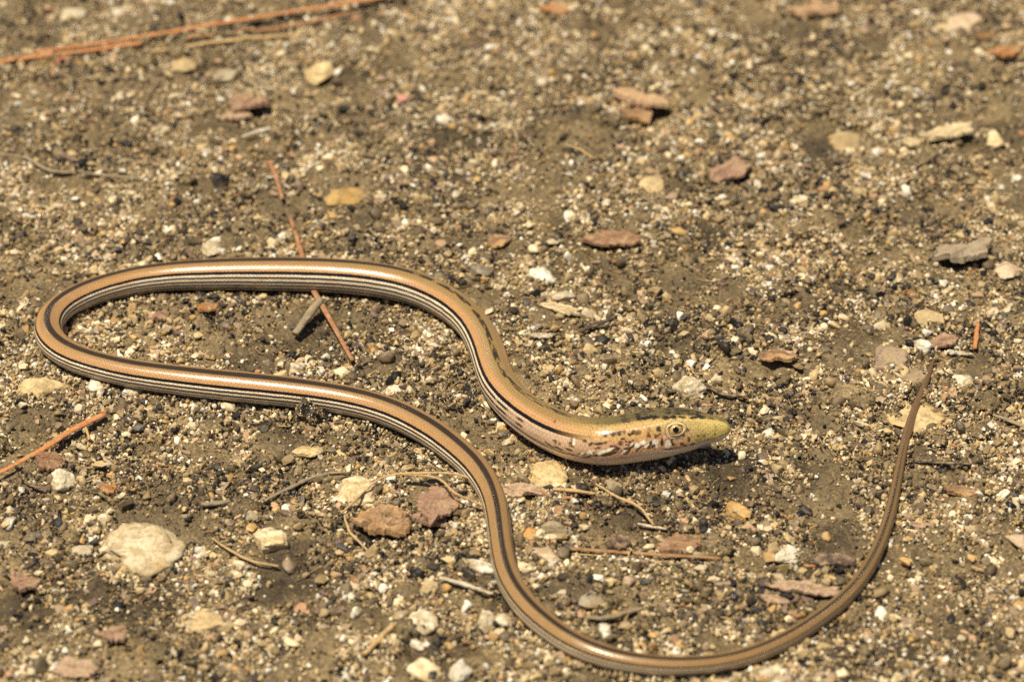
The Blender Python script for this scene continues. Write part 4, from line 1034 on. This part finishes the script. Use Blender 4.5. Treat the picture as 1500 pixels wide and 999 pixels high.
IF = np.array([[0,11,5],[0,5,1],[0,1,7],[0,7,10],[0,10,11],[1,5,9],[5,11,4],[11,10,2],[10,7,6],[7,1,8],[3,9,4],[3,4,2],[3,2,6],[3,6,8],[3,8,9],[4,9,5],[2,4,11],[6,2,10],[8,6,7],[9,8,1]])
GMI = grain_mat('loose_grains')
GMI.node_tree.nodes['Attribute'].attribute_type = 'INSTANCER'
def variant(base, jit, q):
    v = base[0]*(1+jit*rng.normal(size=(len(base[0]), 1)))+0.10*rng.normal(size=base[0].shape)
    m = mesh_from('grain_shape', v, base[1], False); m.materials.append(GMI)
    o = bpy.data.objects.new('grain_shape', m); o['kind'] = 'helper'; return o       # never linked: only its mesh is used
VAR = [variant(ICO[1], .17, q) for q in range(5)]+[variant((IV, IF), .27, q) for q in range(5)]
VARS = [variant((IV, IF), .26, q) for q in range(4)]+[variant(OCT, .18, q) for q in range(3)]
instanced('fine_grit', VAR, 118000, .00026, .00072, .55, .72, GMI, 'fine tan and brown grit scattered over the soil', hi=1.3)
def chunk(q):
    v, f = rock_shape(2, 900+q, 0.85, facets=11); m = mesh_from('grain_shape', v/np.abs(v).max(), f, q % 2 == 0); m.materials.append(GMI)
    o = bpy.data.objects.new('grain_shape', m); o['kind'] = 'helper'; return o
instanced('gravel', [chunk(q) for q in range(9)], 10500, .0008, .0024, .40, .85, GMI, 'broken gravel and soil bits bedded in the grit', lo=-.35, hi=.35, soily=.55)
instanced('sand', VARS, 225000, .00011, .00030, .8, .22, GMI, 'loose sand grains covering the soil', hi=1.6)
# crumbs of damp soil: lumpy cores with grit stuck all over them
def crumbs(n):
    x, y, z, s = scatter(n, .0012, .0042, .35, .85, 100, -.35, .1); N = len(x); bv, bf = ICO[2]; nv = len(bv); out = np.empty((N, nv, 3)); rt = rots(N)
    rep_ = (bv[None]*np.ones((N, 1, 1))+np.arange(N)[:, None, None]*2.3)
    k = 1+.62*fbm(rep_[..., 0]*1.5, bv[None, :, 1]*1.5+0*rep_[..., 0], bv[None, :, 2]*1.5+rep_[..., 0]*0, 3, 19)
    v = np.einsum('nij,nkj->nki', rt, bv[None]*k[..., None])*s[:, None, None]*np.array([1, 1, .52])+np.stack([x, y, z], 1)[:, None]
    f = (bf[None]+(np.arange(N)*nv)[:, None, None]).reshape(-1, 3)
    link('soil_crumb', mesh_from('soil_crumb', v.reshape(-1, 3), f, True), bpy.data.materials['damp_soil'], kind='stuff', label='crumbs of damp soil roughening the ground')
    per = 150; q = rng.integers(0, nv, (N, per)); pts = np.take_along_axis(v, q[..., None], 1)+rng.normal(size=(N, per, 3))*s[:, None, None]*.10
    return pts.reshape(-1, 3)
CR = crumbs(1300)
CR = CR[CR[:, 2] > ground_z(CR[:, 0], CR[:, 1])-.0001]
instanced('crumb_grit', VAR, 0, .00018, .00062, .6, 0, GMI, 'grit grains stuck to the soil crumbs', given=CR)

cv = np.array([v.co[:] for v in CLODOBJ.data.vertices]); cv = cv[(cv[:, 2] > -.001)]; cv = cv[rng.integers(0, len(cv), 420)]; cg = math.cos(CLODOBJ.rotation_euler.z); sg_ = math.sin(CLODOBJ.rotation_euler.z)
cv = np.stack([cv[:, 0]*cg-cv[:, 1]*sg_, cv[:, 0]*sg_+cv[:, 1]*cg, cv[:, 2]], 1)*1.01+np.array(CLODOBJ.location)
instanced('clod_grit', VAR, 0, .00013, .00042, .6, 0, GMI, 'grit grains stuck to the black clod beside the lizard', given=cv, soily=.3)
# grit banked against the sides of the lizard where it has pushed through
def banked(n):
    i = rng.integers(75, len(CL)-1, n); tg = CL[np.minimum(i+1, len(CL)-1), :2]-CL[i, :2]; tg /= np.linalg.norm(tg, axis=1)[:, None]+1e-12
    sd_ = rng.choice([-1, 1], n); d = CL[i, 3]*(0.80+np.abs(rng.normal(size=n))*0.42)
    drift = np.clip(0.45+1.6*fbm(CL[i, 0]*160, CL[i, 1]*160, sd_*3.0, 2, 51), 0, 1); k_ = rng.random(n) < drift; i, tg, sd_, d, drift = i[k_], tg[k_], sd_[k_], d[k_], drift[k_]
    x = CL[i, 0]-tg[:, 1]*sd_*d; y = CL[i, 1]+tg[:, 0]*sd_*d
    return np.stack([x, y, ground_z(x, y)+0.0001+rng.random(len(x))*0.0016*drift*np.exp(-np.maximum(d-CL[i, 3], 0)/.003)], 1)
instanced('banked_grit', VAR, 0, .00020, .00070, .6, 0, GMI, 'grit banked along the sides of the lizard', given=banked(15000))

# shredded plant fibres and bark crumbs mixed into the grit
def fibres(n):
    x, y, z, s = scatter(n, .0009, .0032, .35, .45, 100); N = len(x); L = s
    a = rng.uniform(0, np.pi, N); bend = rng.normal(size=N)*0.5; wd = rng.uniform(.00006, .00017, N); lift = rng.normal(size=N)*0.15
    t = np.linspace(-1, 1, 5)
    cx = x[:, None]+L[:, None]*(t[None]*np.cos(a)[:, None]-bend[:, None]*(t[None]**2-.4)*np.sin(a)[:, None])
    cy = y[:, None]+L[:, None]*(t[None]*np.sin(a)[:, None]+bend[:, None]*(t[None]**2-.4)*np.cos(a)[:, None])
    cz = np.maximum(ground_z(cx, cy)+0.0003, z[:, None]*0+ground_z(x, y)[:, None]+0.0004+L[:, None]*lift[:, None]*t[None])
    keep = clearance(cx[:, 0], cy[:, 0], cz[:, 0]) > .0004
    keep &= clearance(cx[:, 4], cy[:, 4], cz[:, 4]) > .0004
    cx, cy, cz, a, wd = cx[keep], cy[keep], cz[keep], a[keep], wd[keep]; N = len(cx)
    nx, ny = -np.sin(a), np.cos(a); w = wd[:, None]*np.array([.5, 1, 1, .9, .4])[None]
    v = np.stack([np.stack([cx+nx[:, None]*w, cy+ny[:, None]*w, cz], -1), np.stack([cx-nx[:, None]*w, cy-ny[:, None]*w, cz], -1), np.stack([cx, cy, cz+w*1.3], -1)], 2)   # N,5,3,3
    q = []
    for i in range(4):
        for j in range(3):
            q.append([i*3+j, i*3+(j+1) % 3, (i+1)*3+(j+1) % 3, (i+1)*3+j])
    q = np.array(q); f = (q[None]+(np.arange(N)*15)[:, None, None]).reshape(-1, 4)
    cc = np.array([lin(k) for k in ((206, 176, 126), (168, 136, 98), (120, 98, 76), (196, 130, 80), (226, 206, 168))])[rng.choice(5, N, p=[.3, .28, .2, .1, .12])]
    m = mesh_from('plant_fibre', v.reshape(-1, 3), f, True); set_color(m, np.repeat(cc, 15, 0))
    link('plant_fibre', m, GM, kind='stuff', label='shredded dry plant fibres mixed into the grit')
fibres(4200)
def flakes(n):
    x, y, z, s = scatter(n, .0007, .0019, .5, .5, 100); N = len(x); k = 7
    a = np.linspace(0, 2*np.pi, k, endpoint=False)[None]+rng.uniform(0, 6, (N, 1)); r_ = s[:, None]*rng.uniform(.55, 1.15, (N, k))
    ar = rng.uniform(.4, .9, (N, 1)); tw = rng.uniform(0, np.pi, (N, 1))
    px_, py_ = r_*np.cos(a), r_*np.sin(a)*ar; qx, qy = px_*np.cos(tw)-py_*np.sin(tw), px_*np.sin(tw)+py_*np.cos(tw)
    tx, ty = rng.normal(size=(N, 1))*.22, rng.normal(size=(N, 1))*.22
    zz = tx*qx+ty*qy+rng.normal(size=(N, k))*s[:, None]*.06; zb = ground_z(x, y)[:, None]+s[:, None]*.18
    th_ = rng.uniform(.00012, .0003, (N, 1))
    v = np.stack([np.stack([x[:, None]+qx, y[:, None]+qy, zb+zz+th_], -1), np.stack([x[:, None]+qx*1.05, y[:, None]+qy*1.05, zb+zz-th_], -1)], 1)
    ctr = np.stack([x, y, zb[:, 0]+th_[:, 0]*1.3], -1)[:, None]
    v = np.concatenate([v.reshape(N, 2*k, 3), ctr], 1); nv = 2*k+1; q = []
    for i in range(k):
        j = (i+1) % k; q += [[2*k, i, j], [i, k+i, j], [j, k+i, k+j]]
    f = (np.array(q)[None]+(np.arange(N)*nv)[:, None, None]).reshape(-1, 3)
    cc = np.array([lin(c) for c in ((154, 130, 102), (120, 96, 80), (188, 152, 116), (80, 66, 58), (196, 180, 150), (168, 124, 88))])[rng.choice(6, N, p=[.28, .24, .18, .12, .12, .06])]*rng.uniform(.75, 1.1, (N, 1))
    m = mesh_from('bark_crumb', v.reshape(-1, 3), f, False); set_color(m, np.repeat(cc, nv, 0))
    link('bark_crumb', m, GM, kind='stuff', label='small bark crumbs and leaf flakes mixed into the grit')
flakes(7000)
